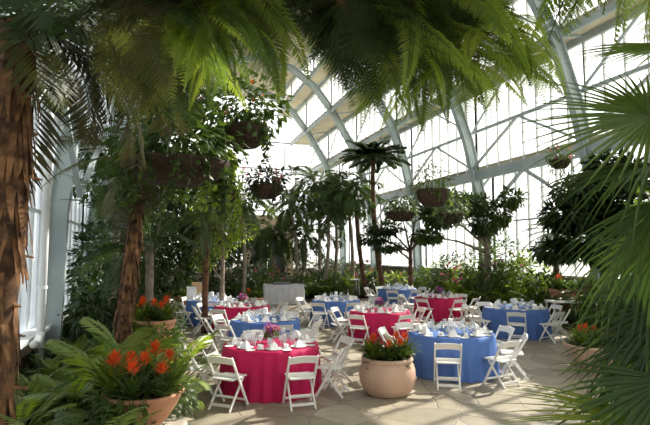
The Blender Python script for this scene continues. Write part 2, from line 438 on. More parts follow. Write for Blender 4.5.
FR = {}
def frond(kind, mat, v=0):
    key = (kind, mat, v)
    if key in FR: return FR[key]
    S = v + 1
    kw = {
        'palm': dict(L=2.0, pairs=30, ll=.55, lw=.045, droop=88, vee=.35, fwd=.45, ldroop=.8),
        'areca': dict(L=2.0, pairs=30, ll=.55, lw=.065, droop=110, vee=.5, fwd=.6, ldroop=.8, stalk=.22),
        'fern': dict(L=2.2, pairs=30, ll=.44, droop=62, bip=14, vee=.05, fwd=.25, ldroop=.45, prof='fern', stalk=.14),
        'sword': dict(L=2.0, pairs=58, ll=.26, lw=.030, droop=70, vee=.05, fwd=.3, ldroop=.5, prof='fern', stalk=.08),
        'fernfine': dict(L=2.2, pairs=32, ll=.44, droop=66, bip=14, vee=.05, fwd=.25, ldroop=.45, prof='fern', stalk=.14),
        'sago': dict(L=1.5, pairs=44, ll=.22, lw=.022, droop=55, vee=.45, fwd=.4, ldroop=.2, stalk=.1),
        'groundfern': dict(L=.85, pairs=24, ll=.16, lw=.036, droop=70, vee=.1, fwd=.35, ldroop=.3, prof='fern', stalk=.1),
        'philo': dict(L=.9, pairs=10, ll=.24, lw=.06, droop=60, vee=.1, fwd=.6, ldroop=.5, stalk=.38),
        'tuft': dict(L=2.0, pairs=40, ll=.50, lw=.10, droop=60, vee=.3, fwd=.7, ldroop=.6, stalk=.06),
    }[kind]
    me = frond_mesh(kind + '_frond', M[mat], seed=S * 31 + len(kind), **kw)
    FR[key] = me
    return me

def add_fronds(root, kind, mats, n, L, base=(0, 0, 0), tilt=(10, 65), rg=None, az0=0.0, azspan=360.0, name='frond', nv=3, golden=True):
    rg = rg or rnd
    for i in range(n):
        k = i / max(1, n - 1)
        az = az0 + ((i * 137.5) % 360) / 360 * azspan + rg.uniform(-8, 8)
        tl = tilt[0] + (tilt[1] - tilt[0]) * (k if golden else rg.random()) + rg.uniform(-6, 6)
        me = frond(kind, rg.choice(mats), rg.randrange(nv))
        ref = {'palm': 2.0, 'areca': 2.0, 'fern': 2.2, 'sword': 2.0, 'fernfine': 2.2, 'sago': 1.5, 'groundfern': .85, 'philo': .9, 'tuft': 2.0}[kind]
        o = link(name, me, root, base, (R(tl), R(rg.uniform(-12, 12)), R(az)), L / ref * rg.uniform(.85, 1.1))

def trunk_mesh(pts, r0, r1, mat, seed=0, jit=.14, rings=18, seg=12):
    rg = random.Random(seed); pts = [Vector(p) for p in pts]
    P2 = []
    for i in range(rings + 1):
        q = i / rings * (len(pts) - 1); k = min(int(q), len(pts) - 2); P2.append(pts[k].lerp(pts[k + 1], q - k))
    b = MB(); b.tube(P2, [r0 + (r1 - r0) * i / rings for i in range(rings + 1)], seg, jit, rg)
    return b.mesh('trunk', mat, True), P2

def bark_strips(P2, r0, r1, mat, n, seed, ln=.5, w=.035, out_=.06):
    rg = random.Random(seed); b = MB(); K = len(P2) - 1
    for i in range(n):
        t = rg.random(); k = min(int(t * K), K - 1); p = P2[k].lerp(P2[k + 1], t * K - k); r = r0 + (r1 - r0) * t
        a = rg.uniform(0, 2 * PI); o = Vector((math.cos(a), math.sin(a), 0)); tg = Vector((-o.y, o.x, 0))
        L = ln * rg.uniform(.4, 1.2); ww = w * rg.uniform(.5, 1.4); ot = out_ * rg.uniform(.1, 1.3)
        a0 = p + o * (r * .96); a1 = p + o * (r + ot * .5) - Vector((0, 0, L * .5)); a2 = p + o * (r + ot) - Vector((0, 0, L)) + tg * rg.uniform(-.04, .04)
        b.quad(a0 - tg * ww, a0 + tg * ww, a1 + tg * ww * .8, a1 - tg * ww * .8)
        b.quad(a1 - tg * ww * .8, a1 + tg * ww * .8, a2 + tg * ww * .25, a2 - tg * ww * .25)
    return b.mesh('bark_strips', mat)

def blob(b, c, r, n, ll, lw, rg, hollow=.55, down=.3, tilt_up=.35):
    c = Vector(c)
    for i in range(n):
        while True:
            v = Vector((rg.uniform(-1, 1), rg.uniform(-1, 1), rg.uniform(-1, 1)))
            if .05 < v.length <= 1: break
        v = v * (hollow + (1 - hollow) * rg.random()) / max(v.length, .35) if rg.random() < .7 else v
        p = c + Vector((v.x * r[0], v.y * r[1], v.z * r[2]))
        d = (v.normalized() + Vector((rg.uniform(-.9, .9), rg.uniform(-.9, .9), rg.uniform(-.7, .5) - down))).normalized()
        nr = (Vector((rg.uniform(-.6, .6), rg.uniform(-.6, .6), 1))).normalized()
        if abs(d.dot(nr)) > .95: nr = Vector((1, 0, 0))
        k = rg.uniform(.7, 1.25)
        leaflet(b, p, d, nr, ll * k, lw * k, .4, .1)

def vine(b, p, L, rg, ll=.07, lw=.06, sp=.06, sway=.12):
    p = Vector(p); pts = [p.copy()]; v = Vector((rg.uniform(-sway, sway), rg.uniform(-sway, sway), -1))
    n = max(3, int(L / sp))
    for i in range(n):
        p = p + v.normalized() * sp; v = v + Vector((rg.uniform(-.2, .2), rg.uniform(-.2, .2), -.25)); pts.append(p.copy())
        for k in range(2):
            d = Vector((rg.uniform(-1, 1), rg.uniform(-1, 1), rg.uniform(-.9, .2))).normalized()
            leaflet(b, p, d, Vector((rg.uniform(-.4, .4), rg.uniform(-.4, .4), 1)).normalized(), ll * rg.uniform(.7, 1.3), lw * rg.uniform(.7, 1.3), .3, .1)
    b.tube(pts[::2] if len(pts) > 4 else pts, .005, 4)

# ------------------------------------------------------------------ plant makers
def palm_tree(name, label, cat, base, crown, kind, mats, n, L, r0, r1, bark='bark_grey', tilt=(-15, 70), seed=1, group=None, strips=0, mid=None, az0=0, azspan=360, dead=0):
    base = Vector(base); crown = Vector(crown); rg = random.Random(seed)
    o = thing(name, label, cat, base, 0, group)
    rel = crown - base
    pts = [Vector((0, 0, -.05)), (rel * .5 + Vector(mid or (0, 0, 0))), rel]
    # smooth the path
    Q = [pts[0] * (1 - t) ** 2 + (pts[1] * 2 - (pts[0] + pts[2]) / 2) * (2 * t * (1 - t)) + pts[2] * t * t for t in [i / 8 for i in range(9)]]
    me, P2 = trunk_mesh(Q, r0, r1, M[bark], seed)
    tr = link('trunk', me, o)
    if strips: link('bark_strips', bark_strips(P2, r0, r1, M['bark_light'], strips, seed, ln=.6, w=r0 * .18, out_=r0 * .6), tr)
    add_fronds(o, kind, mats, n, L, rel, tilt, rg, az0, azspan)
    if dead: add_fronds(o, kind, ['L_brown'], dead, L * .8, rel, (-60, -40), rg, az0, azspan)
    return o

def rosette(name, label, cat, loc, kind, mats, n, L, tilt=(15, 70), seed=1, group=None):
    o = thing(name, label, cat, loc, 0, group); rg = random.Random(seed)
    b = MB(); b.tube([(0, 0, -.03), (0, 0, .05), (0, 0, .09)], [.035 * L + .01, .03 * L + .01, .008], 7); link('crown', b.mesh('crown', M['stem'], True), o)
    add_fronds(o, kind, mats, n, L, (0, 0, .05), tilt, rg)
    return o

def shrub(name, label, cat, loc, r, n, ll, lw, mat, seed=1, group=None, stems=5, stem_mat='bark_grey', blobs=None, flowers=None):
    """broad-leaved shrub: stems and foliage; r = (rx, ry, rz); foliage centre at rz*1.05"""
    o = thing(name, label, cat, loc, 0, group); rg = random.Random(seed)
    cz = r[2] * 1.0 + .05
    b = MB()
    for i in range(stems):
        a = rg.uniform(0, 2 * PI); e = Vector((math.cos(a) * r[0] * .55, math.sin(a) * r[1] * .55, cz * rg.uniform(.9, 1.3)))
        b.tube([(0, 0, -.04), e * .5 + Vector((0, 0, cz * .12)), e], [.03 * max(r), .02 * max(r), .008 * max(r)], 6)
    link('stem', b.mesh('stem', M[stem_mat], True), o)
    b = MB(); blob(b, (0, 0, cz), r, n, ll, lw, rg)
    for (c, rr, k) in (blobs or []): blob(b, c, rr, k, ll, lw, rg)
    link('foliage', b.mesh('foliage', M[mat]), o)
    if flowers:
        fm, fn, fs = flowers
        for i in range(fn):
            b = MB(); v = Vector((rg.gauss(0, 1), rg.gauss(0, 1), abs(rg.gauss(0, 1)) + .2)).normalized()
            p = Vector((v.x * r[0], v.y * r[1], cz + v.z * r[2]))
            for k in range(7):
                d = (v + Vector((rg.uniform(-1, 1), rg.uniform(-1, 1), rg.uniform(-1, 1)))).normalized(); leaflet(b, p, d, v, fs, fs * .55, .2)
            link('flower', b.mesh('flower', M[fm]), o)
    return o

def layered_tree(name, label, loc, trunk_top, r0, layers, mat, bark='bark_grey', seed=1, ll=.3, lw=.09, group=None):
    """layers: (offset from base, radii, leaf count)"""
    o = thing(name, label, 'tree', loc, 0, group); rg = random.Random(seed)
    me, P2 = trunk_mesh([(0, 0, -.05), Vector(trunk_top) * .5 + Vector((.05, .05, 0)), trunk_top], r0, r0 * .55, M[bark], seed)
    tr = link('trunk', me, o)
    for (c, r, n) in layers:
        c = Vector(c); t = max(.25, min(.95, (c.z - .6) / trunk_top[2])); st = Vector(trunk_top) * t
        b = MB(); b.tube([st, st.lerp(c, .5) + Vector((0, 0, .1)), c], [r0 * .4, r0 * .28, r0 * .1], 6); link('branch', b.mesh('branch', M[bark], True), o)
        b = MB(); blob(b, c, r, n, ll, lw, rg, .35, .35); link('foliage', b.mesh('foliage', M[mat]), o)
    return o

def hanging_basket(label, c, rw, rh, top_z, leaf_mat, n, ll, lw, spread, seed, vines=0, vlen=.6, flowers=None, group='hanging baskets'):
    """c = centre of basket rim"""
    c = Vector(c); o = thing('hanging_basket', label, 'hanging plant', (c.x, c.y, c.z - rh), 0, group); rg = random.Random(seed)
    b = MB(); b.lathe([(.02, 0), (rw * .55, .02 * rh), (rw * .85, rh * .35), (rw, rh * .8), (rw * 1.04, rh), (rw * .96, rh), (rw * .9, rh * .85), (.02, rh * .8)], 22)
    link('basket', b.mesh('basket', M['dark_basket'], True), o)
    b = MB(); ap = rh + max(.8, rw * 1.7)
    for k in range(3):
        a = k * 2.094 + .3; b.tube([(rw * math.cos(a), rw * math.sin(a), rh), (0, 0, ap)], .006, 4)
    b.tube([(0, 0, ap), (0, 0, top_z - c.z + rh)], .004, 4)
    link('hanger', b.mesh('hanger', M['wire']), o)
    b = MB(); blob(b, (0, 0, rh + spread[2] * .55), spread, n, ll, lw, rg, .4, .35)
    for i in range(vines):
        a = rg.uniform(0, 2 * PI); vine(b, (rw * math.cos(a) * 1.03, rw * math.sin(a) * 1.03, rh), vlen * rg.uniform(.4, 1.2), rg, ll * .8, lw * .9, ll * .5)
    link('foliage', b.mesh('foliage', M[leaf_mat]), o)
    if flowers:
        fm, fn, fs = flowers
        for i in range(fn):
            b = MB(); a = rg.uniform(0, 2 * PI); p = Vector((spread[0] * math.cos(a) * rg.uniform(.4, 1), spread[1] * math.sin(a) * rg.uniform(.4, 1), rh + spread[2] * rg.uniform(.2, 1.4)))
            for k in range(8):
                d = Vector((rg.uniform(-1, 1), rg.uniform(-1, 1), rg.uniform(-1, 1))).normalized(); leaflet(b, p, d, Vector((0, 0, 1)) if abs(d.z) < .9 else Vector((1, 0, 0)), fs, fs * .6, .2)
            link('flower', b.mesh('flower', M[fm]), o)
    return o

def strap_mesh(n, L, w, mat, seed, elev=(25, 75), bend=60):
    rg = random.Random(seed); b = MB()
    for i in range(n):
        az = R(i * 137.5); el = R(elev[0] + (elev[1] - elev[0]) * rg.random()); ln = L * rg.uniform(.7, 1.1); h = Vector((math.cos(az), math.sin(az), 0)); tg = Vector((-h.y, h.x, 0))
        p = Vector((0, 0, 0)); prev = None; K = 6
        for k in range(K + 1):
            t = k / K; a = el - R(bend) * t * t; ww = w * (1 - t ** 2.2) * (.7 + .6 * min(1, t * 3)) / 1.3 + .002
            cur = (p - tg * ww / 2, p - Vector((0, 0, ww * .2)), p + tg * ww / 2)
            if prev: b.quad(prev[0], prev[1], cur[1], cur[0]); b.quad(prev[1], prev[2], cur[2], cur[1])
            prev = cur; p = p + (h * math.cos(a) + Vector((0, 0, math.sin(a)))) * (ln / K)
    return b.mesh('leaf_rosette', M[mat])

def flower_spike(L, s, mat, seed):
    rg = random.Random(seed); b = MB()
    for i in range(24):
        t = i / 23; az = R(i * 137.5); z = L * (.72 + .28 * t); h = Vector((math.cos(az), math.sin(az), .25 + 1.3 * t)).normalized()
        leaflet(b, Vector((0, 0, z)), h, Vector((-h.x * .5, -h.y * .5, 1)).normalized(), s * (1.35 - .55 * t), s * .30, -.1, .1)
    return b.mesh('flower_spike', M[mat])
BR_LEAF = [strap_mesh(26, .50, .075, 'L_mid', 5), strap_mesh(26, .48, .075, 'L_deep', 9), strap_mesh(24, .50, .08, 'L_bright', 3)]
BR_FLOW = [flower_spike(.42, .125, 'f_orange', 1), flower_spike(.36, .12, 'f_orange', 2)]
def bromeliad(label, loc, i, sc_=1.0, group=None, rz=0, flower=True, lean=(0, 0)):
    o = thing('bromeliad', label, 'flower', loc, rz, group); o.scale = (sc_,) * 3; o.rotation_euler = (lean[0], lean[1], rz)
    link('leaf_rosette', BR_LEAF[i % 3], o)
    if flower:
        link('flower_spike', BR_FLOW[i % 2], o); b = MB(); b.tube([(0, 0, 0), (0, 0, .42)], .008, 5); link('flower_stalk', b.mesh('flower_stalk', M['stem']), o)
    return o

def pot(label, loc, w, h, mat, kind='belly', name='planter', group=None, cat='planter'):
    o = thing(name, label, cat, loc, 0, group); b = MB(); r = w / 2
    if kind == 'belly': prof = [(.02, 0), (r * .66, 0), (r * .80, h * .06), (r * .95, h * .28), (r, h * .5), (r * .97, h * .68), (r * .88, h * .84), (r * .86, h * .88)]
    else: prof = [(.02, 0), (r * .45, 0), (r * .62, h * .2), (r * .82, h * .55), (r * .95, h * .86)]
    b.lathe(prof, 36); link('body', b.mesh('body', M[mat], True), o)
    b = MB(); rr = prof[-1][0]; z = prof[-1][1]
    b.lathe([(rr, z - .01), (rr * 1.05, z + .01), (rr * 1.06, z + h * .08), (rr * 1.03, z + h * .11), (rr * .95, z + h * .11), (rr * .93, z - .02)], 36); link('rim', b.mesh('rim', M[mat], True), o)
    b = MB(); b.lathe([(rr * .94, z + h * .02), (.01, z + h * .05)], 24); link('soil', b.mesh('soil', M['soil']), o)
    return o, z + h * .05

def groundcover(name, label, poly, n, mats, seed, zmax=.35, ll=.16, lw=.07, z0=.16):
    rg = random.Random(seed)
    def inside(x, y):
        c = False; j = len(poly) - 1
        for i in range(len(poly)):
            xi, yi = poly[i]; xj, yj = poly[j]
            if (yi > y) != (yj > y) and x < (xj - xi) * (y - yi) / (yj - yi) + xi: c = not c
            j = i
        return c
    xs = [p[0] for p in poly]; ys = [p[1] for p in poly]; b = MB(); k = 0
    while k < n:
        x, y = rg.uniform(min(xs), max(xs)), rg.uniform(min(ys), max(ys))
        if not inside(x, y) or x < -2.4 or x > 13.45: continue
        k += 1; z = z0 + zmax * rg.random() ** 1.3 * (.6 + .4 * math.sin(x * 2.1) * math.cos(y * 1.7))
        for q in range(3):
            d = Vector((rg.uniform(-1, 1), rg.uniform(-1, 1), rg.uniform(-.2, .9))).normalized()
            leaflet(b, Vector((x, y, z)), d, Vector((rg.uniform(-.3, .3), rg.uniform(-.3, .3), 1)).normalized() if abs(d.z) < .9 else Vector((1, 0, 0)), ll * rg.uniform(.6, 1.3), lw * rg.uniform(.7, 1.2), .5, .1)
    return tag(link(name, b.mesh(name, M[mats])), label, 'ground cover plants', None, 'stuff')

exec_order = []
# ------------------------------------------------------------------ furniture
def chair_proto():
    o = thing('folding_chair', 'proto', 'chair', (0, 0, 0))
    def part(nm, b, bev=.006): return link(nm, b.mesh(nm, M['chair'], False, bev), o)
    # seat, gently curved front to back: three slabs
    b = MB(); b.box((-.195, -.17, .425), (.195, .22, .45)); part('seat', b, .008)
    for sx in (-1, 1):
        b = MB(); b.bar((sx * .215, .215, 0), (sx * .215, -.235, .775), .028, .042, (0, 1, 0)); part('leg', b)
        b = MB(); b.bar((sx * .180, -.225, 0), (sx * .180, .13, .43), .026, .038, (0, 1, 0)); part('leg', b)
    # curved back rail: follows an arc
    b = MB(); K = 6
    for i in range(K):
        def pt(t, z, th):
            x = -.21 + .42 * t; a = math.sin(PI * t); y = -.235 + (.775 - z) * .58 - .02 * a + th
            return (x, y, z + .018 * a)
        for th0, th1 in ((-.011, .011),):
            a0, a1 = i / K, (i + 1) / K
            q = [pt(a0, .655, th0), pt(a1, .655, th0), pt(a1, .765, th0), pt(a0, .765, th0)]; r = [pt(a0, .655, th1), pt(a1, .655, th1), pt(a1, .765, th1), pt(a0, .765, th1)]
            b.quad(*q[::-1]); b.quad(*r); b.quad(q[3], r[3], r[2], q[2]); b.quad(q[0], q[1], r[1], r[0])
    link('backrest', b.mesh('backrest', M['chair']), o)
    b = MB(); b.bar((-.215, -.06 + .005, .475), (.215, -.055, .475), .02, .05); part('stretcher', b)
    b = MB(); b.bar((-.215, .163, .09), (.215, .163, .09), .018, .035); part('stretcher', b)
    b = MB(); b.bar((-.18, -.17, .07), (.18, -.17, .07), .018, .045); part('stretcher', b)
    b = MB(); b.bar((-.18, -.08, .175), (.18, -.08, .175), .018, .035); part('stretcher', b)
    return o
CH = chair_proto(); ch_used = [False]
def chair(x, y, rz, label, group, z=0):
    if not ch_used[0]:
        ch_used[0] = True; CH.location = (x, y, z); CH.rotation_euler = (0, 0, rz); CH['label'] = label; CH['group'] = group; return CH
    return dup(CH, (x, y, z), rz, label, group)

def cloth_mesh(Rt, mat, seed, H=.755):
    rg = random.Random(seed); seg = 144; b = MB()
    nf = rg.randint(19, 23); ph = [rg.uniform(0, 2 * PI) for _ in range(3)]
    rings = [(0.0, H, 0), (Rt * .5, H, 0), (Rt * .97, H, 0), (Rt, H - .012, .02)] + [(Rt + .008 + .05 * t, H - .012 - (H - .02) * t, .25 + .75 * t) for t in (.12, .3, .5, .75, 1.0)]
    for r, z, k in rings:
        for j in range(seg):
            a = 2 * PI * j / seg
            w = math.sin(nf * a + 1.3 * math.sin(2 * a + ph[0])) * (.6 + .4 * math.sin(3 * a + ph[1])) + .4 * math.sin(2.2 * nf * a + ph[2]) * .5
            rr = r + k * .036 * w
            b.v.append((rr * math.cos(a), rr * math.sin(a), max(.008, z)))
    for i in range(len(rings) - 1):
        for j in range(seg):
            p = i * seg + j; q = i * seg + (j + 1) % seg; b.f.append((p, q, q + seg, p + seg))
    return b.mesh('tablecloth', M[mat], True)

# napkin: a standing folded fan / bishop's hat
def napkin_mesh():
    b = MB(); K = 8; 
    for i in range(K):
        a0, a1 = 2 * PI * i / K, 2 * PI * (i + 1) / K
        def ring(a, r, z, k): rr = r * (1 + .18 * (1 if int(round(a / (2 * PI) * K)) % 2 else -1)); return (rr * math.cos(a) * 1.15, rr * math.sin(a) * .75, z)
        b.quad(ring(a0, .085, 0, 0), ring(a1, .085, 0, 0), ring(a1, .06, .075, 0), ring(a0, .06, .075, 0))
        b.tri(ring(a0, .06, .075, 0), ring(a1, .06, .075, 0), (.01, 0, .135))
    return b.mesh('napkin', M['napkin'])
def plate_mesh():
    b = MB(); b.lathe([(.001, .003), (.075, .003), (.09, .008), (.135, .02), (.136, .016), (.09, .0), (.001, 0)], 24); return b.mesh('plate', M['china'], True)
def glass_mesh():
    b = MB(); b.lathe([(.001, .002), (.034, .003), (.03, .006), (.005, .012), (.005, .085), (.02, .1), (.038, .13), (.04, .16), (.034, .20), (.032, .20), (.037, .16), (.03, .12), (.001, .1)], 14); return b.mesh('wine_glass', M['drink_glass'], True)
def cup_mesh():
    b = MB(); b.lathe([(.001, 0), (.028, 0), (.033, .01), (.042, .07), (.04, .07), (.03, .012), (.001, .01)], 14)
    b.tube([(.04, 0, .06), (.065, 0, .055), (.062, 0, .025), (.034, 0, .018)], .005, 5); b.lathe([(.001, -.0), (.07, .004), (.072, .009), (.001, .003)], 16); return b.mesh('cup', M['china'], True)
def tumbler_mesh():
    b = MB(); b.lathe([(.001, 0), (.03, 0), (.034, .06), (.038, .14), (.036, .14), (.031, .06), (.001, .012)], 14); return b.mesh('tumbler', M['drink_glass'], True)
TUM = tumbler_mesh()
NAP, PLA, GLA, CUP = napkin_mesh(), plate_mesh(), glass_mesh(), cup_mesh()
POSN = ['front', 'front right', 'right', 'rear right', 'rear', 'rear left', 'left', 'front left']

def centrepiece(loc, colour, label, seed):
    rg = random.Random(seed)
    o = thing('centrepiece', label, 'centrepiece', loc, 0, 'table centrepieces')
    if colour == 'blue':
        b = MB(); b.lathe([(.001, 0), (.10, 0), (.105, .02), (.10, .11), (.12, .12), (.115, .125), (.001, .12)], 20); link('bowl', b.mesh('bowl', M['china'], True), o)
        b = MB(); 
        for k in range(4):
            a = k * PI / 2 + .4; b.quad(*[(.075 * math.cos(q) * s, .075 * math.sin(q) * s, z) for q, s, z in ((a, 1, .12), (a + PI / 2, 1, .12), (a + PI / 2, .8, .25), (a, .8, .25))])
        b.quad(*[(.06 * math.cos(k * PI / 2 + .4), .06 * math.sin(k * PI / 2 + .4), .25) for k in range(4)]); link('candle_lantern', b.mesh('candle_lantern', M['napkin']), o)
    else:
        b = MB(); b.lathe([(.001, 0), (.05, 0), (.045, .05), (.03, .09), (.055, .15), (.05, .15), (.001, .1)], 18); link('vase', b.mesh('vase', M['drink_glass'], True), o)
        b = MB(); blob(b, (0, 0, .19), (.11, .11, .06), 70, .09, .04, rg); link('foliage', b.mesh('foliage', M['L_mid']), o)
        for fm in ('f_purple', 'f_pink'):
            b = MB(); blob(b, (rg.uniform(-.05, .05), rg.uniform(-.05, .05), .24), (.10, .10, .07), 60, .07, .05, rg); link('flower', b.mesh('flower', M[fm]), o)
    return o

TABLES = [  # px, depth, radius, colour, short name, chair angles (0 = towards camera, + = right in photo), mess
    (272, 8.75, .80, 'pink', 'the nearest pink table', [-33, 22, 66, 104, 150, 196, 242, 284]),
    (449, 9.95, .81, 'blue', 'the blue table right of the round planter', [-2, 47, 85, 130, 180, 228, 268, 306]),
    (266, 11.9, .79, 'blue', 'the blue table behind the nearest pink table', [15, 62, 105, 150, 195, 240, 280, 322]),
    (379, 13.6, .79, 'pink', 'the pink table behind the round planter', [-26, 32, 74, 118, 162, 206, 252, 292]),
    (513, 14.3, .86, 'blue', 'the blue table at far right', [0, 46, 78, 130, 175, 222, 262, 310]),
    (243, 14.9, .79, 'pink', 'the pink table at rear left', [20, 65, 110, 155, 200, 245, 284, 330]),
    (213, 16.6, .79, 'blue', 'the blue table by the left bed', [-5, 40, 85, 130, 175, 220, 262, 308]),
    (336, 16.6, .79, 'blue', 'the blue table before the white buffet', [-25, 25, 68, 112, 158, 202, 250, 295]),
    (397, 21.6, .80, 'blue', 'the most distant blue table', [-10, 36, 80, 125, 170, 215, 260, 305]),
    (437, 17.7, .80, 'pink', 'the distant pink table at right', [-22, 30, 62, 90, 140, 200, 250, 295]),
]
NTAB = {'the nearest pink table': 'floor-length bright pink cloth over the round table nearest the camera',
        'the blue table right of the round planter': 'floor-length blue cloth over the round table right of the round planter',
        'the blue table behind the nearest pink table': 'floor-length blue cloth over the round table just behind the nearest pink table',
        'the pink table behind the round planter': 'floor-length pink cloth over the round table behind the round planter',
        'the blue table at far right': 'floor-length blue cloth over the round table at far right near palm leaves',
        'the pink table at rear left': 'pink cloth over the round table half hidden at rear left',
        'the blue table by the left bed': 'blue cloth over the round table at far left by the bed',
        'the blue table before the white buffet': 'blue cloth over the round table right of the white skirted buffet',
        'the most distant blue table': 'blue cloth over the most distant round table, at the rear bed',
        'the distant pink table at right': 'pink cloth over the distant round table at right by the rear bed'}
camx = Vector((0, 0, 0))
for ti, (px, d, Rt, colr, nm, angs) in enumerate(TABLES):
    c = G(px, d); rg = random.Random(100 + ti)
    toC = (Vector((0, 0, 0)) - Vector((c.x, c.y, 0))).normalized(); toR = Vector((-toC.y, toC.x, 0))  # right as seen in the photo
    def dirv(a): return toC * math.cos(R(a)) + toR * math.sin(R(a))
    o = link('tablecloth', cloth_mesh(Rt, colr, ti), None, c, (0, 0, rg.uniform(0, 6)))
    tag(o, NTAB[nm], 'tablecloth', 'round tables under cloths')
    for i, a in enumerate(angs):
        v = dirv(a + rg.uniform(-2, 2)); q = c + v * (Rt + .31 + rg.uniform(-.02, .07))
        vv = dirv(5) if (ti == 0 and i == 1) else v; yaw = math.atan2(vv.x, -vv.y) + R(rg.uniform(-9, 9))      # chair front (+Y local) towards table
        where = POSN[int(round((a % 360) / 45)) % 8]
        # make position words unique per table by stepping through in order
        chair(q.x, q.y, yaw, '', 'white folding chairs around the round tables')['_pos'] = i
    # order of words: the eight chairs go round anticlockwise from the front
    objs = [x for x in COL.objects if x.name.startswith('folding_chair') and '_pos' in x.keys()]
    used = set()
    for x in objs:
        a = angs[x['_pos']] % 360; k = int(round(a / 45)) % 8
        while k in used: k = (k + 1) % 8
        used.add(k); x['label'] = 'white folding chair at the %s of %s' % (POSN[k], nm); del x['_pos']
    zt = .757
    for k in range(8):
        a = k * 45 + rg.uniform(-5, 5); v = dirv(a); tv = Vector((-v.y, v.x, 0)); place = 'at the %s of %s' % (POSN[k], nm)
        q = c + v * (Rt - .19); rz = math.atan2(v.y, v.x) + PI / 2
        tag(link('plate', PLA, None, (q.x, q.y, zt), (0, 0, rz)), 'white dinner plate ' + place, 'plate', 'dinner plates on the round tables')
        tag(link('napkin', NAP, None, (q.x, q.y, zt + .0035), (0, 0, rz + rg.uniform(-.3, .3)), rg.uniform(.9, 1.15)), 'white folded napkin ' + place, 'napkin', 'folded napkins on the round tables')
        q2 = c + v * (Rt - .40) + tv * .13
        tag(link('wine_glass', GLA, None, (q2.x, q2.y, zt)), 'stemmed clear glass ' + place, 'glass', 'stemmed glasses on the round tables')
        q3 = c + v * (Rt - .27) - tv * .21
        tag(link('cup', CUP, None, (q3.x, q3.y, zt), (0, 0, rz + .6)), 'white cup ' + place, 'cup', 'cups on the round tables')
        q4 = c + v * (Rt - .45) - tv * .05
        tag(link('tumbler', TUM, None, (q4.x, q4.y, zt)), 'clear tumbler ' + place, 'glass', 'tumblers on the round tables')
        q5 = c + v * (Rt - .10) + tv * .20
        tag(link('bread_plate', PLA, None, (q5.x, q5.y, zt), None, .6), 'white bread plate ' + place, 'plate', 'bread plates on the round tables')
    centrepiece((c.x, c.y, zt), colr, ('white bowl and lantern centrepiece on ' if colr == 'blue' else 'pink and purple flower centrepiece on ') + nm, ti)

# white skirted buffet table with its things
c = G(284, 22.8); b = MB(); seg = 60; w, dp, h = 1.8, .75, .86
per = []
for i in range(seg):
    t = i / seg * 2 * (w + dp)
    if t < w: per.append((-w / 2 + t, -dp / 2, 0, -1))
    elif t < w + dp: per.append((w / 2, -dp / 2 + t - w, 1, 0))
    elif t < 2 * w + dp: per.append((w / 2 - (t - w - dp), dp / 2, 0, 1))
    else: per.append((-w / 2, dp / 2 - (t - 2 * w - dp), -1, 0))
for z, k in ((h, 0), (h - .02, .3), (.3, .8), (.01, 1)):
    for i, (x, y, nx, ny) in enumerate(per):
        wv = .022 * k * math.sin(i * 1.9); b.v.append((x + nx * (wv + .012 * k), y + ny * (wv + .012 * k), z))
for i in range(3):
    for j in range(seg):
        p, q = i * seg + j, i * seg + (j + 1) % seg; b.f.append((p, q, q + seg, p + seg))
b.f.append(tuple(range(seg)))
tag(link('skirted_table', b.mesh('skirted_table', M['skirt'], True), None, c, (0, 0, R(-9))), 'long buffet table under a pleated white cloth at the rear', 'table')
t = thing('serving_tray', 'grey serving tray standing on the white buffet table', 'tray', (c.x - .1, c.y, .865))
b = MB(); b.box((-.35, -.18, 0), (.35, .18, .06)); link('base', b.mesh('base', M['grey'], False, .01), t)
b = MB(); b.box((-.37, -.2, .06), (.37, .2, .085)); link('lid', b.mesh('lid', M['grey'], False, .01), t)
b = MB(); b.bar((-.12, 0, .085), (-.12, 0, .13), .02, .02); b.bar((.12, 0, .085), (.12, 0, .13), .02, .02); b.bar((-.13, 0, .13), (.13, 0, .13), .02, .02); link('handle', b.mesh('handle', M['grey']), t)
# small white stands
def stand(label, c, w, h, rz=0):
    t = thing('side_table', label, 'table', c, rz); b = MB(); b.box((-w / 2, -w * .35, h - .05), (w / 2, w * .35, h)); link('table_top', b.mesh('table_top', M['chair'], False, .006), t)
    for sx in (-1, 1):
        for sy in (-1, 1):
            b = MB(); b.box((sx * w * .45 - .025, sy * w * .3 - .025, 0), (sx * w * .45 + .025, sy * w * .3 + .025, h - .05)); link('leg', b.mesh('leg', M['chair']), t)
stand('small white table standing in the rear bed behind blue table', G(352, 25.5, .15), .65, .8)
stand('white table behind the blue table at far right', G(562, 15.6), .95, .82, R(-20))
# boxes and dark jacket at the left far table
c7 = G(203, 16.6)
for (dx, dy, w, h, mt, lb) in ((-.32, .12, .3, .34, 'napkin', 'white box standing on the left end of the far left blue table'), (-.12, .5, .34, .46, 'card', 'brown cardboard box on the far left blue table')):
    t = thing('box', lb, 'box', (c7.x + dx, c7.y + dy, .758)); b = MB(); b.box((-w / 2, -.13, 0), (w / 2, .13, h)); link('body', b.mesh('body', M[mt], False, .004), t)
    b = MB(); b.quad((-w / 2, -.13, h), (w / 2, -.13, h), (w / 2, -.2, h + .07), (-w / 2, -.2, h + .07)); link('flap', b.mesh('flap', M[mt]), t)
    b = MB(); b.quad((w / 2, .13, h), (-w / 2, .13, h), (-w / 2, .2, h + .06), (w / 2, .2, h + .06)); link('flap', b.mesh('flap', M[mt]), t)

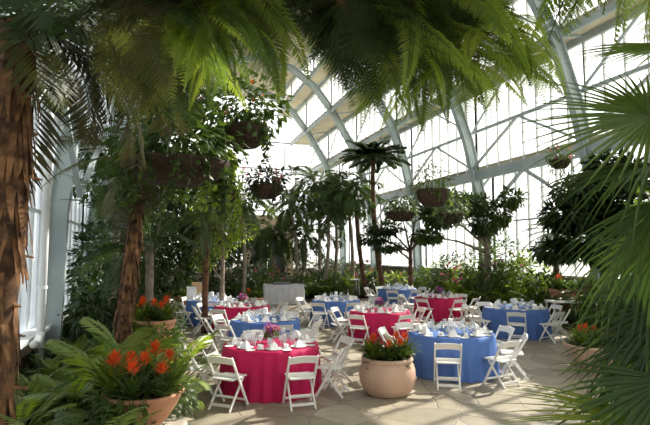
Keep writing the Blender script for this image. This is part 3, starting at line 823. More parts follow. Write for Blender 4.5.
# ------------------------------------------------------------------ planters with bromeliads
def planted_pot(label, loc, w, h, mat, kind, fl, n_fl, rad, seed, pname, fgroup, sc_=1.0, extra=None, cat='planter'):
    o, z = pot(label, loc, w, h, mat, kind, 'planter', 'clay planters', cat); rg = random.Random(seed)
    words = ['front left', 'front right', 'rear right', 'rear left', 'middle', 'far left', 'far right', 'front', 'rear']
    for i in range(n_fl):
        if i < 8: a = R(225 + 45 * 0) ; 
        ang = {0: 205, 1: 320, 2: 40, 3: 140, 4: 0, 5: 180, 6: 0, 7: 270, 8: 90}[i]
        rr = 0 if i == 4 else rad * rg.uniform(.75, 1.0)
        v = RT * math.cos(R(ang)) + FH * math.sin(R(ang))
        q = Vector(loc) + v * rr; q.z = loc[2] + z + .02
        bromeliad('orange-flowered bromeliad at the %s of %s' % (words[i], pname), q, i, sc_ * rg.uniform(.9, 1.1), fgroup, rg.uniform(0, 6), fl[i % len(fl)])
    rg2 = random.Random(seed + 1)
    b = MB(); blob(b, (0, 0, 0), (w * .40, w * .40, .13), 260, .12, .05, rg2, .3, .2)
    for i in range(14 if not extra else 110):
        a = rg2.uniform(0, 2 * PI) if not extra else rg2.triangular(1.7, 5.4, 3.3) - YAW; vine(b, (w * (.42 if not extra else .53) * math.cos(a), w * (.42 if not extra else .53) * math.sin(a), .02), rg2.uniform(.05, .2) + (extra or 0), rg2, .08, .055, .05)
    f = thing('foliage_plant', 'low green foliage filling ' + pname, 'plant', (loc[0], loc[1], loc[2] + z + .03), 0, 'underplanting in the clay planters')
    link('foliage', b.mesh('foliage', M['L_mid']), f)
    return o
p1 = G(386, 8.45)
planted_pot('round peach clay planter with orange bromeliads between the front tables', p1, .93, .60, 'peach_pot', 'belly', [True, True, True, True, False], 8, .29, 11, 'the round peach planter', 'bromeliads in the round peach planter', .82)
p2 = G(590, 10.2)
planted_pot('wide pale clay planter half hidden behind palm leaves at right', p2, 1.15, .50, 'peach_pot', 'bowl', [True, True, False], 6, .3, 12, 'the wide planter behind the palm', 'bromeliads in the wide planter at right', .85)
# left: round stone pedestal with terracotta bowl
p3 = G(148, 6.25)
b = MB(); b.lathe([(.01, 0), (.5, 0), (.5, .03), (.46, .06), (.46, .12), (.50, .15), (.52, .17), (.52, .21), (.48, .23), (.01, .23)], 36)
tag(link('pedestal', b.mesh('pedestal', M['stone'], True), None, (p3.x, p3.y, .0)), 'round pale stone pedestal under the terracotta bowl at lower left', 'pedestal')
planted_pot('terracotta bowl of orange bromeliads on the stone pedestal at lower left', (p3.x, p3.y, .23), .95, .42, 'terracotta', 'bowl', [True, True, True, True, True, True, False], 9, .40, 13, 'the terracotta bowl at lower left', 'bromeliads in the terracotta bowl', 1.0, .35)
p4 = G(156, 10.6)
planted_pot('terracotta planter of orange bromeliads beside the shaggy trunk at left', (p4.x, p4.y, .16), .9, .78, 'terracotta', 'bowl', [True, True, True, False], 6, .28, 14, 'the planter beside the shaggy trunk', 'bromeliads in planter beside the shaggy trunk', 1.0, .5)
planted_pot('brown clay bowl on the rear left bed edge beside dark foliage', tuple(G(183, 19.5, .16)), .95, .45, 'terracotta', 'bowl', [False], 3, .25, 15, 'the brown bowl at rear left', 'plants in the brown bowl', 1.0)
planted_pot('terracotta planter of green and red plants left of the white buffet', tuple(G(254, 20.5)), .85, .5, 'terracotta', 'bowl', [True, False, False], 4, .25, 16, 'the planter left of the buffet', 'plants in the planter left of the buffet', .8)
planted_pot('wide brown clay planter at the foot of the dark tree at right', tuple(G(563, 16.4, .16)), 1.0, 1.0, 'terracotta', 'bowl', [True, False, False], 5, .3, 17, 'the brown planter at the dark tree', 'plants in the brown planter at right', 1.0)

# ------------------------------------------------------------------ planting
def az_of(v): return math.atan2(-v.x, v.y)
CH_CACHE = {}
def frond_to(root, kind, mat, v, B, T, roll=0.0, name='frond'):
    """a frond of the plant root growing from world point B and ending at about T"""
    me = frond(kind, mat, v)
    if me.name not in CH_CACHE:
        far = max((q.co for q in me.vertices), key=lambda q: q.length); CH_CACHE[me.name] = far.copy()
    far = CH_CACHE[me.name]; th = math.atan2(far.z, math.hypot(far.x, far.y)); yaw0 = math.atan2(-far.x, far.y)
    dv = Vector(T) - Vector(B); el = math.atan2(dv.z, math.hypot(dv.x, dv.y))
    B_ = Vector(B) - root.location
    return link(name, me, root, B_, (el - th, roll, az_of(dv) - yaw0 * .9), dv.length / far.length)
def LD(lat, d, z): 
    p = FH * d + RT * lat; return Vector((p.x, p.y, z))
NK = 3
def canopy(name, label, base, crown, r0, r1, groups, seed, cat='tree', bark='bark', strips=0, extra=None, limbs=()):
    """tree whose fronds run from the crown to listed image points (px, py, depth)"""
    rg = random.Random(seed); o = thing(name, label, cat, base); rel = crown - Vector(base)
    me, P2 = trunk_mesh([(0, 0, -.05), rel * .5, rel], r0, r1, M[bark], seed, rings=24); tr = link('trunk', me, o)
    if strips: link('bark_strips', bark_strips(P2, r0, r1, M[bark + '_light' if bark == 'bark' else bark], strips, seed, .55, r0 * .2, r0 * .5), tr)
    nodes = {}
    for path in limbs:                                  # a limb from the crown through listed image points
        W = [crown] + [P(*q) for q in path]; Q = [w_ - Vector(base) for w_ in W]; b = MB(); b.tube(Q, [r1 * .6 * (1 - .75 * i / (len(Q) - 1)) for i in range(len(Q))], 8)
        link('branch', b.mesh('branch', M[bark], True), o)
        for q in path: nodes[q] = P(*q)
    for kind, mats, tips in groups:
        for (px, py, d) in tips:
            T = P(px, py, d); B = crown + Vector((rg.uniform(-.06, .06), rg.uniform(-.06, .06), rg.uniform(-.1, .1)))
            if nodes:             # grow from a limb node within reach of the tip
                cand = sorted(nodes.values(), key=lambda q: abs((q - T).length - 1.0) + rg.uniform(0, .5)); B = cand[0]
            frond_to(o, kind, rg.choice(mats), rg.randrange(NK), B, T, rg.uniform(-.35, .35))
    if extra: extra(o, rel, rg)
    return o

# --- foreground: shaggy trunk at the left edge with its dark fronds
bA = G(0, 4.3, .14); cA = P(20, 22, 4.3)
def exA(o, rel, rg):
    add_fronds(o, 'palm', ['L_brown', 'L_dark'], 9, 1.9, rel, (-30, 60), rg)
    for i in range(22):
        t = .25 + .72 * i / 22; a = i * 2.4; q = rel * t; h = Vector((math.cos(a), math.sin(a), 0)); b = MB(); L = rg.uniform(.14, .30)
        b.bar(q + h * .1, q + h * (.13 + L * .5) + Vector((0, 0, -L * .15)), .06, .03, (0, 0, 1), .5); link('leaf_stub', b.mesh('leaf_stub', M['bark_light']), o)
canopy('tree_fern', 'tall shaggy brown tree fern trunk at the left edge of the photo', bA, cA, .145, .14, [
    ('palm', ['L_brown', 'L_dark'], [(130, 120, 4.6), (95, 125, 4.4), (150, 95, 5.0), (70, 140, 4.2), (120, 60, 4.2), (175, 120, 5.2), (60, 60, 3.6), (170, 60, 4.6)]),
    ('palm', ['L_brown', 'L_olive'], [(190, 140, 5.6), (205, 110, 5.4), (110, 150, 5.2), (90, 30, 3.8), (20, 120, 3.7)])], 3, bark='bark', strips=200, extra=exA)
# --- foreground: bright bipinnate fronds hanging into the top of the view
bB = LD(-1.9, -.3, .14); cB = LD(-.8, .5, 4.75)
canopy('feathery_tree', 'overhanging tree with bright feathery fronds hanging at upper left centre', bB, cB, .14, .12, [
    ('sword', ['L_bright', 'L_mid', 'L_bright'], [(172, 88, 3.2), (193, 70, 3.1), (212, 100, 3.5), (276, 102, 3.4), (258, 76, 3.2), (238, 92, 3.5), (222, 62, 3.1), (290, 66, 3.2), (300, 40, 3.1), (246, 112, 4.0), (185, 110, 4.0), (296, 84, 3.3), (284, 104, 3.6), (268, 62, 3.0), (306, 62, 3.2), (228, 84, 3.3), (204, 66, 3.0), (214, 112, 3.7), (260, 96, 3.4), (240, 60, 2.9), (165, 72, 3.2)]),
    ('fernfine', ['L_olive', 'L_dark'], [(140, 50, 3.2), (160, 110, 3.9), (200, 40, 3.0), (230, 40, 3.1), (270, 30, 3.0), (120, 130, 4.3), (185, 135, 4.5), (150, 135, 4.5)]),
    ('fern', ['L_mid', 'L_bright'], [(180, 72, 3.3), (205, 92, 3.6), (268, 98, 3.5), (240, 66, 3.3), (152, 60, 3.2)]),
    ('fernfine', ['L_dark', 'L_olive', 'L_brown'], [(120, 62, 3.4), (80, 45, 3.2), (215, 40, 3.0), (135, 100, 4.2), (190, 30, 2.8), (60, 20, 2.9), (150, 20, 2.8), (100, 15, 2.8), (170, 130, 4.6), (30, 40, 3.0), (235, 20, 2.9), (285, 60, 3.4), (110, 85, 3.8)])], 4, bark='bark', limbs=[((225, -30, 2.9), (240, 8, 3.3)), ((150, -40, 2.8), (165, 12, 3.3)), ((80, -40, 3.0), (100, 5, 3.4)), ((190, -60, 2.7), (205, 20, 3.6)), ((260, -30, 2.8), (268, 15, 3.2))])
bD = LD(2.0, -1.0, .02); cD = LD(.9, .6, 4.95)
canopy('feathery_tree', 'overhanging tree with dark dense fronds across the top centre', bD, cD, .14, .12, [
    ('fernfine', ['L_dark', 'L_deep'], [(262, 28, 3.2), (298, 46, 3.3), (330, 72, 3.6), (372, 116, 3.9), (352, 92, 3.7), (392, 64, 3.5), (412, 42, 3.3), (320, 22, 3.1), (345, 40, 3.2), (375, 72, 3.5), (285, 15, 3.0), (362, 55, 3.4), (310, 58, 3.5), (400, 90, 3.9), (335, 8, 2.9), (385, 25, 3.0)]),
    ('fern', ['L_deep', 'L_mid'], [(430, 60, 3.4), (455, 42, 3.3), (478, 62, 3.5), (508, 48, 3.5), (440, 85, 3.8), (470, 90, 3.9), (420, 20, 3.0), (495, 20, 3.1)]),
    ('sword', ['L_bright', 'L_mid'], [(562, 98, 3.8), (540, 84, 3.7), (522, 108, 4.1), (492, 96, 3.9), (470, 112, 4.2), (440, 124, 4.3), (408, 132, 4.4), (380, 130, 4.4), (426, 102, 4.0), (455, 88, 3.8), (505, 66, 3.6), (395, 108, 4.0), (355, 120, 4.3), (530, 60, 3.7)]),
    ('fernfine', ['L_dark', 'L_deep'], [(255, 60, 3.5), (275, 50, 3.4), (378, 98, 3.8), (360, 104, 3.9), (345, 76, 3.6), (365, 84, 3.6), (390, 84, 3.7), (405, 66, 3.5), (302, 70, 3.7), (318, 46, 3.3), (432, 36, 3.1), (460, 26, 3.1), (372, 40, 3.2), (384, 112, 4.0)]),
    ('fern', ['L_bright', 'L_yellow'], [(556, 92, 4.0), (536, 106, 4.3), (498, 118, 4.5), (420, 135, 4.6), (392, 128, 4.5), (462, 122, 4.6), (512, 80, 4.0), (360, 128, 4.6)]),
    ('sword', ['L_bright', 'L_bright', 'L_yellow'], [(560, 96, 3.2), (545, 78, 3.1), (520, 98, 3.3), (498, 106, 3.4), (474, 88, 3.2), (452, 112, 3.5), (432, 98, 3.4), (530, 52, 3.0), (506, 72, 3.1), (480, 56, 3.0), (462, 70, 3.1), (412, 116, 3.7), (392, 124, 3.8), (552, 60, 3.2)]),
    ('fernfine', ['L_dark'], [(300, 12, 3.2), (330, 30, 3.4), (350, 60, 3.6), (385, 50, 3.6), (340, 90, 3.8), (310, 40, 3.5), (420, 60, 3.7), (440, 10, 3.2), (480, 12, 3.5), (405, 95, 3.9), (290, 30, 3.3), (365, 20, 3.2)])], 5, bark='bark', limbs=[((320, -30, 2.8), (345, 5, 3.2), (372, 40, 3.5)), ((390, -20, 2.9), (425, 20, 3.4), (452, 52, 3.7)), ((270, -40, 2.9), (275, 5, 3.3)), ((460, -20, 3.2), (500, 30, 3.8)), ((330, -60, 2.6), (318, 18, 3.4)), ((400, -50, 2.8), (402, 40, 3.8))])
bC = LD(2.7, 1.5, .02); cC = LD(2.5, 1.9, 5.2)
canopy('tree_fern', 'tree fern beyond the right edge, light green fronds at the upper right', bC, cC, .14, .12, [
    ('sword', ['L_bright', 'L_bright', 'L_yellow'], [(600, 52, 3.4), (575, 34, 3.4), (622, 44, 3.2), (556, 50, 3.7), (590, 22, 3.2), (640, 38, 3.0), (612, 30, 3.1), (648, 20, 2.9), (585, 8, 3.2), (565, 16, 3.5), (625, 12, 3.0)]),
    ('fern', ['L_bright', 'L_mid'], [(596, 42, 3.6), (560, 30, 3.8), (632, 50, 3.4), (520, 20, 4.0), (545, 55, 4.2), (610, 15, 3.2), (645, 25, 3.0), (575, 12, 3.5), (480, 30, 4.4)])], 6, bark='bark')

# --- foreground: fan palm at the right
def fan_mesh(pet, n, L, spread, mat, seed, wseg=.03, droop=.35, fuse=.35):
    rg = random.Random(seed); b = MB()
    for i in range(n):
        a = R(-spread + 2 * spread * i / (n - 1)) + rg.uniform(-.02, .02); h = Vector((math.sin(a), math.cos(a), 0)); sd_ = Vector((math.cos(a), -math.sin(a), 0))
        ln = L * (1 - .28 * abs(a) / PI) * rg.uniform(.92, 1.06); K = 6; prev = None; o0 = Vector((0, pet, 0)); dz = droop * rg.uniform(.6, 1.5)
        wmax = max(.018, ln * fuse * math.tan(R(spread) / n) * 2.1)
        for k in range(K + 1):
            t = k / K
            ww = (.004 + wmax * min(1, t / fuse)) if t < fuse else max(.002, wmax * (1 - ((t - fuse) / (1 - fuse)) ** 1.3))
            c = o0 + h * (ln * t) + Vector((0, 0, -dz * ln * t ** 2.6))
            cur = (c - sd_ * ww / 2 + Vector((0, 0, ww * .3)), c, c + sd_ * ww / 2 + Vector((0, 0, ww * .3)))
            if prev: b.quad(prev[0], prev[1], cur[1], cur[0]); b.quad(prev[1], prev[2], cur[2], cur[1])
            prev = cur
    return b.mesh('fan_blade', M[mat])
def fan_palm(label, base, crown, leaves, r0, seed, group=None):
    o = thing('fan_palm', label, 'palm', base, 0, group); rel = crown - Vector(base); rg = random.Random(seed)
    me, P2 = trunk_mesh([(0, 0, -.05), rel * .5, rel], r0, r0 * .9, M['bark'], seed); tr = link('trunk', me, o)
    link('bark_strips', bark_strips(P2, r0, r0 * .9, M['bark_light'], 90, seed, .4, .03, .06), tr)
    b = MB(); b.lathe([(r0 * .92, -.02), (r0 * .8, .08), (r0 * .5, .2), (r0 * .2, .32), (.002, .4)], 12, rel); link('crown', b.mesh('crown', M['bark'], True), o)
    for i, (hub, target, nh, L, mat, spread, dr) in enumerate(leaves):
        y = (target - hub).normalized(); nh = Vector(nh); z = (nh - y * nh.dot(y)).normalized(); x = y.cross(z)
        mw = Matrix((x, y, z)).transposed().to_4x4(); mw.translation = hub - Vector(base)
        lf = link('frond', fan_mesh(0, int(max(18, spread * .34)), L, spread, mat, seed + i, droop=dr), o); lf.matrix_basis = mw
        c = rel + Vector((0, 0, rg.uniform(-.1, .05))); h = hub - Vector(base); b = MB()
        b.tube([c, c.lerp(h, .5) + Vector((0, 0, .08)), h], [.016, .012, .009], 6)
        link('petiole', b.mesh('petiole', M['stem'], True), lf).matrix_parent_inverse = Matrix.Identity(4)
        lf.children[0].matrix_basis = mw.inverted()
    return o
toC = -FH
def leaf(hx, hy, hd, tx, ty, td, nrm, L, mat, spread=130, dr=.25): return (P(hx, hy, hd), P(tx, ty, td), nrm, L, mat, spread, dr)
up = Vector((0, 0, 1))
fan_palm('fan palm at the right edge, big pleated leaves reaching into view', LD(2.15, 2.4, .1), LD(2.05, 2.45, 2.25), [
    leaf(650, 117, 2.35, 540, 112, 2.5, toC * .75 + up * .7 - RT * .2, .62, 'L_mid', 120, .12),
    leaf(668, 48, 2.5, 600, 45, 2.7, toC * .6 + up * .9, .52, 'L_mid', 110, .1),
    leaf(655, 165, 2.3, 545, 172, 2.5, up * 1.0 + toC * .3, .62, 'L_deep', 75, .35),
    leaf(668, 200, 2.2, 560, 262, 2.4, up * .9 + toC * .3 - RT * .3, .66, 'L_deep', 50, .3),
    leaf(672, 232, 2.2, 556, 322, 2.4, up * .7 + toC * .35 - RT * .5, .72, 'L_deep', 48, .35),
    leaf(680, 296, 2.1, 592, 388, 2.2, up * .6 + toC * .35 - RT * .6, .66, 'L_dark', 52, .3),
    leaf(672, 322, 2.3, 570, 412, 2.4, up * .6 + toC * .3 - RT * .6, .64, 'L_deep', 36, .3),
    leaf(690, 330, 2.1, 610, 415, 2.1, up * .6 + toC * .4 - RT * .5, .62, 'L_dark', 60, .3),
    leaf(656, 424, 2.1, 528, 408, 2.2, up * .9 + toC * .3, .62, 'L_bright', 34, .12),
    leaf(668, 380, 2.0, 575, 440, 2.1, up * .7 + toC * .4 - RT * .4, .58, 'L_deep', 55, .2),
    leaf(690, 180, 2.6, 640, 215, 3.1, up * .8 + toC * .4 - RT * .4, .6, 'L_mid', 60, .3),
    leaf(650, 240, 2.8, 590, 330, 3.0, up * .7 + toC * .2 - RT * .6, .66, 'L_dark', 50, .3),
    leaf(668, 340, 2.7, 600, 420, 2.8, up * .6 + toC * .3 - RT * .6, .66, 'L_dark', 60, .3),
], .11, 21)

# --- left bed: second shaggy trunk, dark tree fern, tall shrubs along the glass
palm_tree('tree_fern', 'shaggy brown leaning tree fern trunk behind the bromeliads at left', 'tree', G(122, 9.6, .14), P(141, 160, 9.6), 'fern', ['L_olive', 'L_deep'], 13, 2.0, .135, .10, 'bark', (-35, 45), 31, strips=420, dead=5)
o = palm_tree('tree_fern', 'dark tree fern with long fronds crossing the grey frame leg at left', 'tree', G(152, 12.2, .14), P(150, 242, 12.0), 'fern', ['L_dark', 'L_deep'], 8, 1.9, .10, .09, 'bark_grey', (-25, 50), 32)
for (px, py, d, k) in ((64, 172, 10.6, 'L_grey'), (60, 200, 10.4, 'L_grey'), (68, 262, 10.2, 'L_deep'), (72, 285, 10, 'L_deep'), (95, 160, 12, 'L_deep'), (80, 235, 10.6, 'L_dark'), (110, 285, 10, 'L_dark'), (200, 250, 11, 'L_dark'), (100, 215, 10.5, 'L_grey')):
    frond_to(o, 'fern', k, rnd.randrange(3), P(150, 242, 12.0), P(px, py, d), rnd.uniform(-.3, .3))
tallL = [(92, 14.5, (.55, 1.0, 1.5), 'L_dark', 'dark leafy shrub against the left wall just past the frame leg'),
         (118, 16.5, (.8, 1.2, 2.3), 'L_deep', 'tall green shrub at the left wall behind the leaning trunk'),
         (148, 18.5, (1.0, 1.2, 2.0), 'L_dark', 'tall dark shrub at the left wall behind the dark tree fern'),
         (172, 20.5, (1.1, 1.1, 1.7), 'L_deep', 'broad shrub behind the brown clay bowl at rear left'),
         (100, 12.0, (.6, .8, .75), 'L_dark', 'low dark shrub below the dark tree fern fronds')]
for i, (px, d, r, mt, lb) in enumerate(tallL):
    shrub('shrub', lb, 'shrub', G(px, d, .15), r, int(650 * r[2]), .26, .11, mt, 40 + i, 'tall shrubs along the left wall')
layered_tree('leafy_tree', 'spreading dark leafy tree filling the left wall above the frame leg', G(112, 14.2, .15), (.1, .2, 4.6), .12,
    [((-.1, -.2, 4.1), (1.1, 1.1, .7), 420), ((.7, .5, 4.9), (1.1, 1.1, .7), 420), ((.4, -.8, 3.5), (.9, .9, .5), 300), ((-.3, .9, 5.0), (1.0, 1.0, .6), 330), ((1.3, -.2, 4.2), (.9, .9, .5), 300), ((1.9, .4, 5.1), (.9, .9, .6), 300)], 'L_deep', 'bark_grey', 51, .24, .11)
layered_tree('weeping_tree', 'light green weeping tree behind the hanging baskets left of centre', G(222, 16.2, .02), (.0, .1, 3.4), .09,
    [((-.3, 0, 3.5), (.75, .7, .5), 380), ((.35, .2, 3.0), (.7, .7, .6), 380), ((-.2, -.3, 2.6), (.6, .6, .5), 300), ((.1, .3, 4.1), (.8, .7, .5), 300), ((-.55, .1, 2.0), (.4, .4, .4), 180)], 'L_bright', 'bark_grey', 52, .15, .07)
for i, (px, d, hh, lb) in enumerate([(182, 21.5, 5.0, 'tall dark leafy tree at rear left behind the brown clay bowl'), (150, 23.0, 4.9, 'taller leafy tree at rear left against the left wall'), (212, 29.0, 5.0, 'tall leafy tree in the rear left corner'), (238, 34.0, 5.6, 'distant leafy tree left of the tan portal')]):
    q = G(px, d, .15); rg = random.Random(500 + i)
    layered_tree('leafy_tree', lb, q, (.1, 0, hh * .8), .13, [((rg.uniform(-1.0, 1.0), rg.uniform(-1, 1), hh * t), (1.15, 1.1, .75), 420) for t in (.35, .45, .55, .65, .75, .85, .95, 1.02)], ['L_dark', 'L_deep'][i % 2], 'bark_grey', 510 + i, .26, .12)
palm_tree('cycad', 'small grey palm with drooping pale fronds left of the weeping tree', 'palm', G(206, 14.6, .02), P(207, 222, 14.6), 'sago', ['L_grey', 'L_olive'], 22, 1.1, .09, .08, 'bark', (-60, 30), 53)
# layered fern rows in the left bed
rows = ['front', 'second', 'third', 'fourth', 'fifth', 'sixth', 'seventh', 'eighth', 'ninth']
colsn = ['by the left wall', 'left of its middle', 'right of its middle', 'along the path edge']
rg = random.Random(5)
for i in range(9):
    for j in range(4):
        y = 3.5 + i * .95 + rg.uniform(-.2, .2); x = .14 * (j == 0) - 1.72 + j * .62 + rg.uniform(-.15, .15)
        if (Vector((x, y)) - Vector((p3.x, p3.y))).length < .72 or (Vector((x, y)) - Vector((p4.x, p4.y))).length < .6: continue
        if (Vector((x, y)) - Vector((bA.x, bA.y))).length < .3: continue
        if j == 3 and (i > 5 or i < 4): continue
        if (Vector((x, y)) - Vector((p3.x - .15, p3.y - .8))).length < 1.0: continue
        kind = ['groundfern', 'groundfern', 'philo', 'groundfern', 'groundfern'][rg.randrange(5)]; low = (.6 if i >= 4 else .8) if j < 2 else 1.0
        mats = {'groundfern': ['L_bed', 'L_bright', 'L_bed', 'L_mid'], 'philo': ['L_bed', 'L_bright'], 'sago': ['L_mid', 'L_grey']}[kind]
        word = {'groundfern': 'bright arching fern', 'philo': 'split-leaf foliage plant', 'sago': 'narrow-leaved fern'}[kind]
        rosette('bed_fern', '%s in the %s row of the left bed, %s' % (word, rows[i], colsn[j]), 'fern', (x, y, .15), kind, mats, 13, rg.uniform(1.0, 1.3) * low, (18, 80), 200 + i * 9 + j, 'ferns of the left bed')
groundcover('ground_cover', 'low dark green leaves carpeting the left bed', bedL, 5200, 'L_deep', 61, .32, .15, .07)
# trailing plants over the path edge
for i, (px, py, d, lb) in enumerate([(187, 345, 9.2, 'trailing green shrub spilling over the path edge behind the terracotta bowl'), (183, 318, 11.5, 'rounded green shrub at the path edge beside orange bromeliads'), (192, 400, 6.9, 'trailing ivy shrub spilling over the path edge right of the stone pedestal')]):
    q = G(px, d); q.x -= .35
    shrub('edging_shrub', lb, 'shrub', (q.x, q.y, .1), (.46, .6, (.42, .62, .28)[i]), 620, .11, .055, ['L_mid', 'L_deep', 'L_grey'][i], 70 + i, 'shrubs on the left path edge')

# --- hanging baskets
hb = hanging_basket
hb('wide dark hanging basket with dangling ivy at upper left', P(178, 163, 7.6), .76, .32, 5.75, 'L_deep', 1300, .17, .09, (1.0, 1.0, .55), 81, 40, .75)
hb('hanging basket with big bushy foliage above, right of the left cluster', P(243, 128, 8.6), .44, .34, 12.0, 'L_deep', 900, .14, .08, (.80, .80, .62), 82, 16, .5, ('f_orange', 5, .05))
hb('small hanging basket with yellow-green trailing leaves between two larger ones', P(212, 162, 9.6), .40, .36, 12.0, 'L_bright', 420, .13, .07, (.5, .5, .3), 83, 26, .8)
hb('high hanging basket with pink flowers behind the tree fern fronds', P(186, 112, 9.6), .36, .28, 5.75, 'L_mid', 420, .14, .08, (.55, .55, .5), 84, 10, .5, ('f_pink', 5, .09))
hb('hanging basket of dark leaves with pink flowers left of the far palms', P(266, 186, 14.0), .45, .36, 12.4, 'L_dark', 520, .15, .08, (.62, .62, .36), 85, 16, .5, ('f_pink', 9, .11))
hb('hanging basket of airy green leaves in front of the right glass wall', P(433, 190, 13.8), .46, .46, 12.4, 'L_mid', 420, .17, .05, (.62, .62, .5), 86, 10, .4)
hb('small hanging basket left of the airy one, before the far palms', P(401, 212, 17.0), .48, .32, 12.4, 'L_deep', 360, .16, .07, (.6, .6, .35), 87, 14, .5)
hb('hanging basket with white-green trailing leaves beneath the airy basket', P(452, 214, 17.2), .42, .34, 12.4, 'L_grey', 420, .16, .06, (.7, .6, .34), 88, 16, .5)
hb('hanging basket with red-pink flowers near the knee brace at right', P(560, 160, 15.0), .3, .26, 5.75, 'L_mid', 240, .12, .06, (.4, .4, .3), 89, 12, .6, ('f_pink', 8, .08))
hb('hanging basket of bright leaves high left of the far glass', P(225, 190, 12.5), .36, .3, 12.0, 'L_bright', 380, .13, .07, (.5, .5, .35), 90, 26, .7)

# --- rear bed palms
def pt(px, py, d): return P(px, py, d)
AP = [(297, 290, 204, 26.0, 14, 2.3, 'L_mid', 'palm with low arching crown just right of the portal'), (318, 316, 183, 27.0, 15, 2.5, 'L_deep', 'palm with tall arching crown left of the far palm pair'),
      (334, 334, 186, 27.5, 14, 2.4, 'L_deep', 'palm with slim trunk in the middle of the far palm group'), (352, 346, 192, 25.5, 14, 2.2, 'L_deep', 'palm with bushy crown at the right of the far palm group'),
      (243, 240, 205, 22.0, 13, 1.9, 'L_mid', 'slender pale-trunked palm left of the portal'), (322, 328, 215, 25.0, 11, 1.8, 'L_deep', 'short palm in front of the far palm group'),
      (270, 272, 232, 27.0, 16, 2.2, 'L_dark', 'dark bushy palm before the portal'), (300, 305, 236, 28.0, 14, 2.2, 'L_dark', 'dark bushy palm to the right of the dark door')]
for i, (bx, cx, cy, d, n, L, mt, lb) in enumerate(AP):
    palm_tree('palm_tree', lb, 'palm', G(bx, d, .15), pt(cx, cy, d), 'areca', [mt, 'L_deep'], n, L, .10, .07, 'bark_grey', (-25, 62), 110 + i, 'palms of the rear bed', mid=(.15, 0, 0))
palm_tree('tufted_palm', 'tall palm with dark brush-like crown against the right glass', 'palm', G(384, 24.0, .15), pt(373, 160, 24.0), 'tuft', ['L_dark', 'L_deep'], 46, 1.75, .13, .10, 'bark', (12, 58), 121, mid=(-.2, 0, 0))
palm_tree('tufted_palm', 'lower reddish-trunked palm beside the tall brush-crowned palm', 'palm', G(367, 24.6, .15), pt(356, 190, 24.6), 'areca', ['L_deep', 'L_mid'], 14, 1.7, .12, .09, 'bark', (-25, 55), 122, mid=(-.15, 0, 0))
loc = G(409, 22.2, .15)
def off(px, py, d): return P(px, py, d) - loc
layered_tree('spreading_tree', 'small tree with tiered dark foliage behind the most distant blue table', loc, (.05, 0, 2.3), .13,
    [(off(384, 228, 22), (.85, .8, .26), 660), (off(425, 236, 22.4), (.75, .7, .26), 600), (off(372, 238, 21.6), (.6, .6, .22), 400), (off(400, 210, 22.5), (.7, .7, .3), 520), (off(440, 222, 22), (.6, .6, .25), 400), (off(418, 205, 22), (.6, .6, .3), 400), (off(388, 246, 21.4), (.6, .6, .2), 360)], 'L_dark', 'bark', 131, .26, .08)
loc = G(487, 19.6, .15)
layered_tree('spreading_tree', 'arching tree with drooping leafy crown before the right glass wall', loc, (-.05, 0, 2.5), .15,
    [(off(452, 204, 19.3), (1.1, .8, .5), 1300), (off(440, 212, 19.0), (.8, .6, .45), 900), (off(472, 204, 19.6), (.8, .7, .32), 680), (off(484, 224, 19.4), (.5, .5, .4), 440), (off(500, 214, 19.6), (.45, .4, .45), 360), (off(512, 198, 19.6), (.5, .4, .35), 340), (off(430, 236, 18.8), (.5, .4, .2), 260)], 'L_deep', 'bark_grey', 132, .28, .10)
loc = G(606, 15.0, .15)
def T_(px, py, d, r, n): return (off(px, py, d), r, n)
layered_tree('conifer_tree', 'big dark layered tree at right, behind the fan palm', loc, (-.1, 0, 4.2), .22,
    [T_(585, 192, 14.6, (.9, .8, .42), 1040), T_(625, 175, 15, (1.0, .9, .5), 1120), T_(566, 216, 14.6, (.75, .7, .34), 840), T_(602, 216, 15, (.9, .9, .4), 1040), T_(584, 242, 14.6, (.8, .8, .3), 840), T_(556, 250, 14.8, (.6, .6, .28), 600), T_(630, 232, 14.6, (.9, .8, .4), 920), T_(612, 255, 14.2, (.7, .7, .28), 680), T_(640, 205, 14, (.9, .9, .45), 920), T_(605, 165, 15.2, (.6, .6, .35), 520)], 'L_dark', 'bark_grey', 133, .30, .10)
o = palm_tree('tree_fern', 'small tree fern with flat fronds left of the big dark tree', 'tree', G(553, 17.5, .15), P(556, 232, 17.4), 'fern', ['L_deep', 'L_mid'], 14, 1.55, .11, .09, 'bark', (-20, 35), 134)
# tall leafy shrubs at the far right edge
for i, (px, d, r, mt, lb) in enumerate([(650, 10.6, (.9, .9, 1.6), 'L_deep', 'tall green shrub at right behind the fan palm, nearer of two'), (634, 12.4, (1.0, 1.0, 1.3), 'L_mid', 'green shrub at right behind the wide pale planter'), (690, 9.2, (1.0, 1.0, 2.0), 'L_mid', 'tall light green shrub at the right edge of the photo')]):
    shrub('shrub', lb, 'shrub', G(px, d, .15), r, int(620 * r[2]), .2, .09, mt, 140 + i, 'tall shrubs at the right')

# --- shrub belt: right bed and rear bed
belt = [ # px, depth, (r), material, kind word, flowers
    (432, 24.5, (.9, .8, .55), 'L_mid', None), (447, 22.5, (.8, .8, .6), 'L_deep', ('f_pink', 7, .13)), (462, 21.6, (.8, .7, .55), 'L_bright', ('f_pink', 9, .13)), (478, 20.8, (.8, .7, .5), 'L_mid', None),
    (497, 19.6, (.9, .8, .7), 'L_deep', ('f_purple', 5, .1)), (514, 18.8, (.8, .8, .75), 'L_mid', ('f_pink', 6, .11)), (530, 18.0, (.8, .7, .8), 'L_bright', None), (546, 17.0, (.7, .7, .55), 'L_deep', None),
    (582, 15.6, (.7, .7, .5), 'L_deep', None), (600, 13.6, (.6, .6, .5), 'L_mid', None), (505, 21.5, (.9, .8, 1.0), 'L_mid', None), (528, 20.2, (.9, .8, 1.1), 'L_grey', None), (470, 24.0, (.8, .8, .8), 'L_deep', None)]
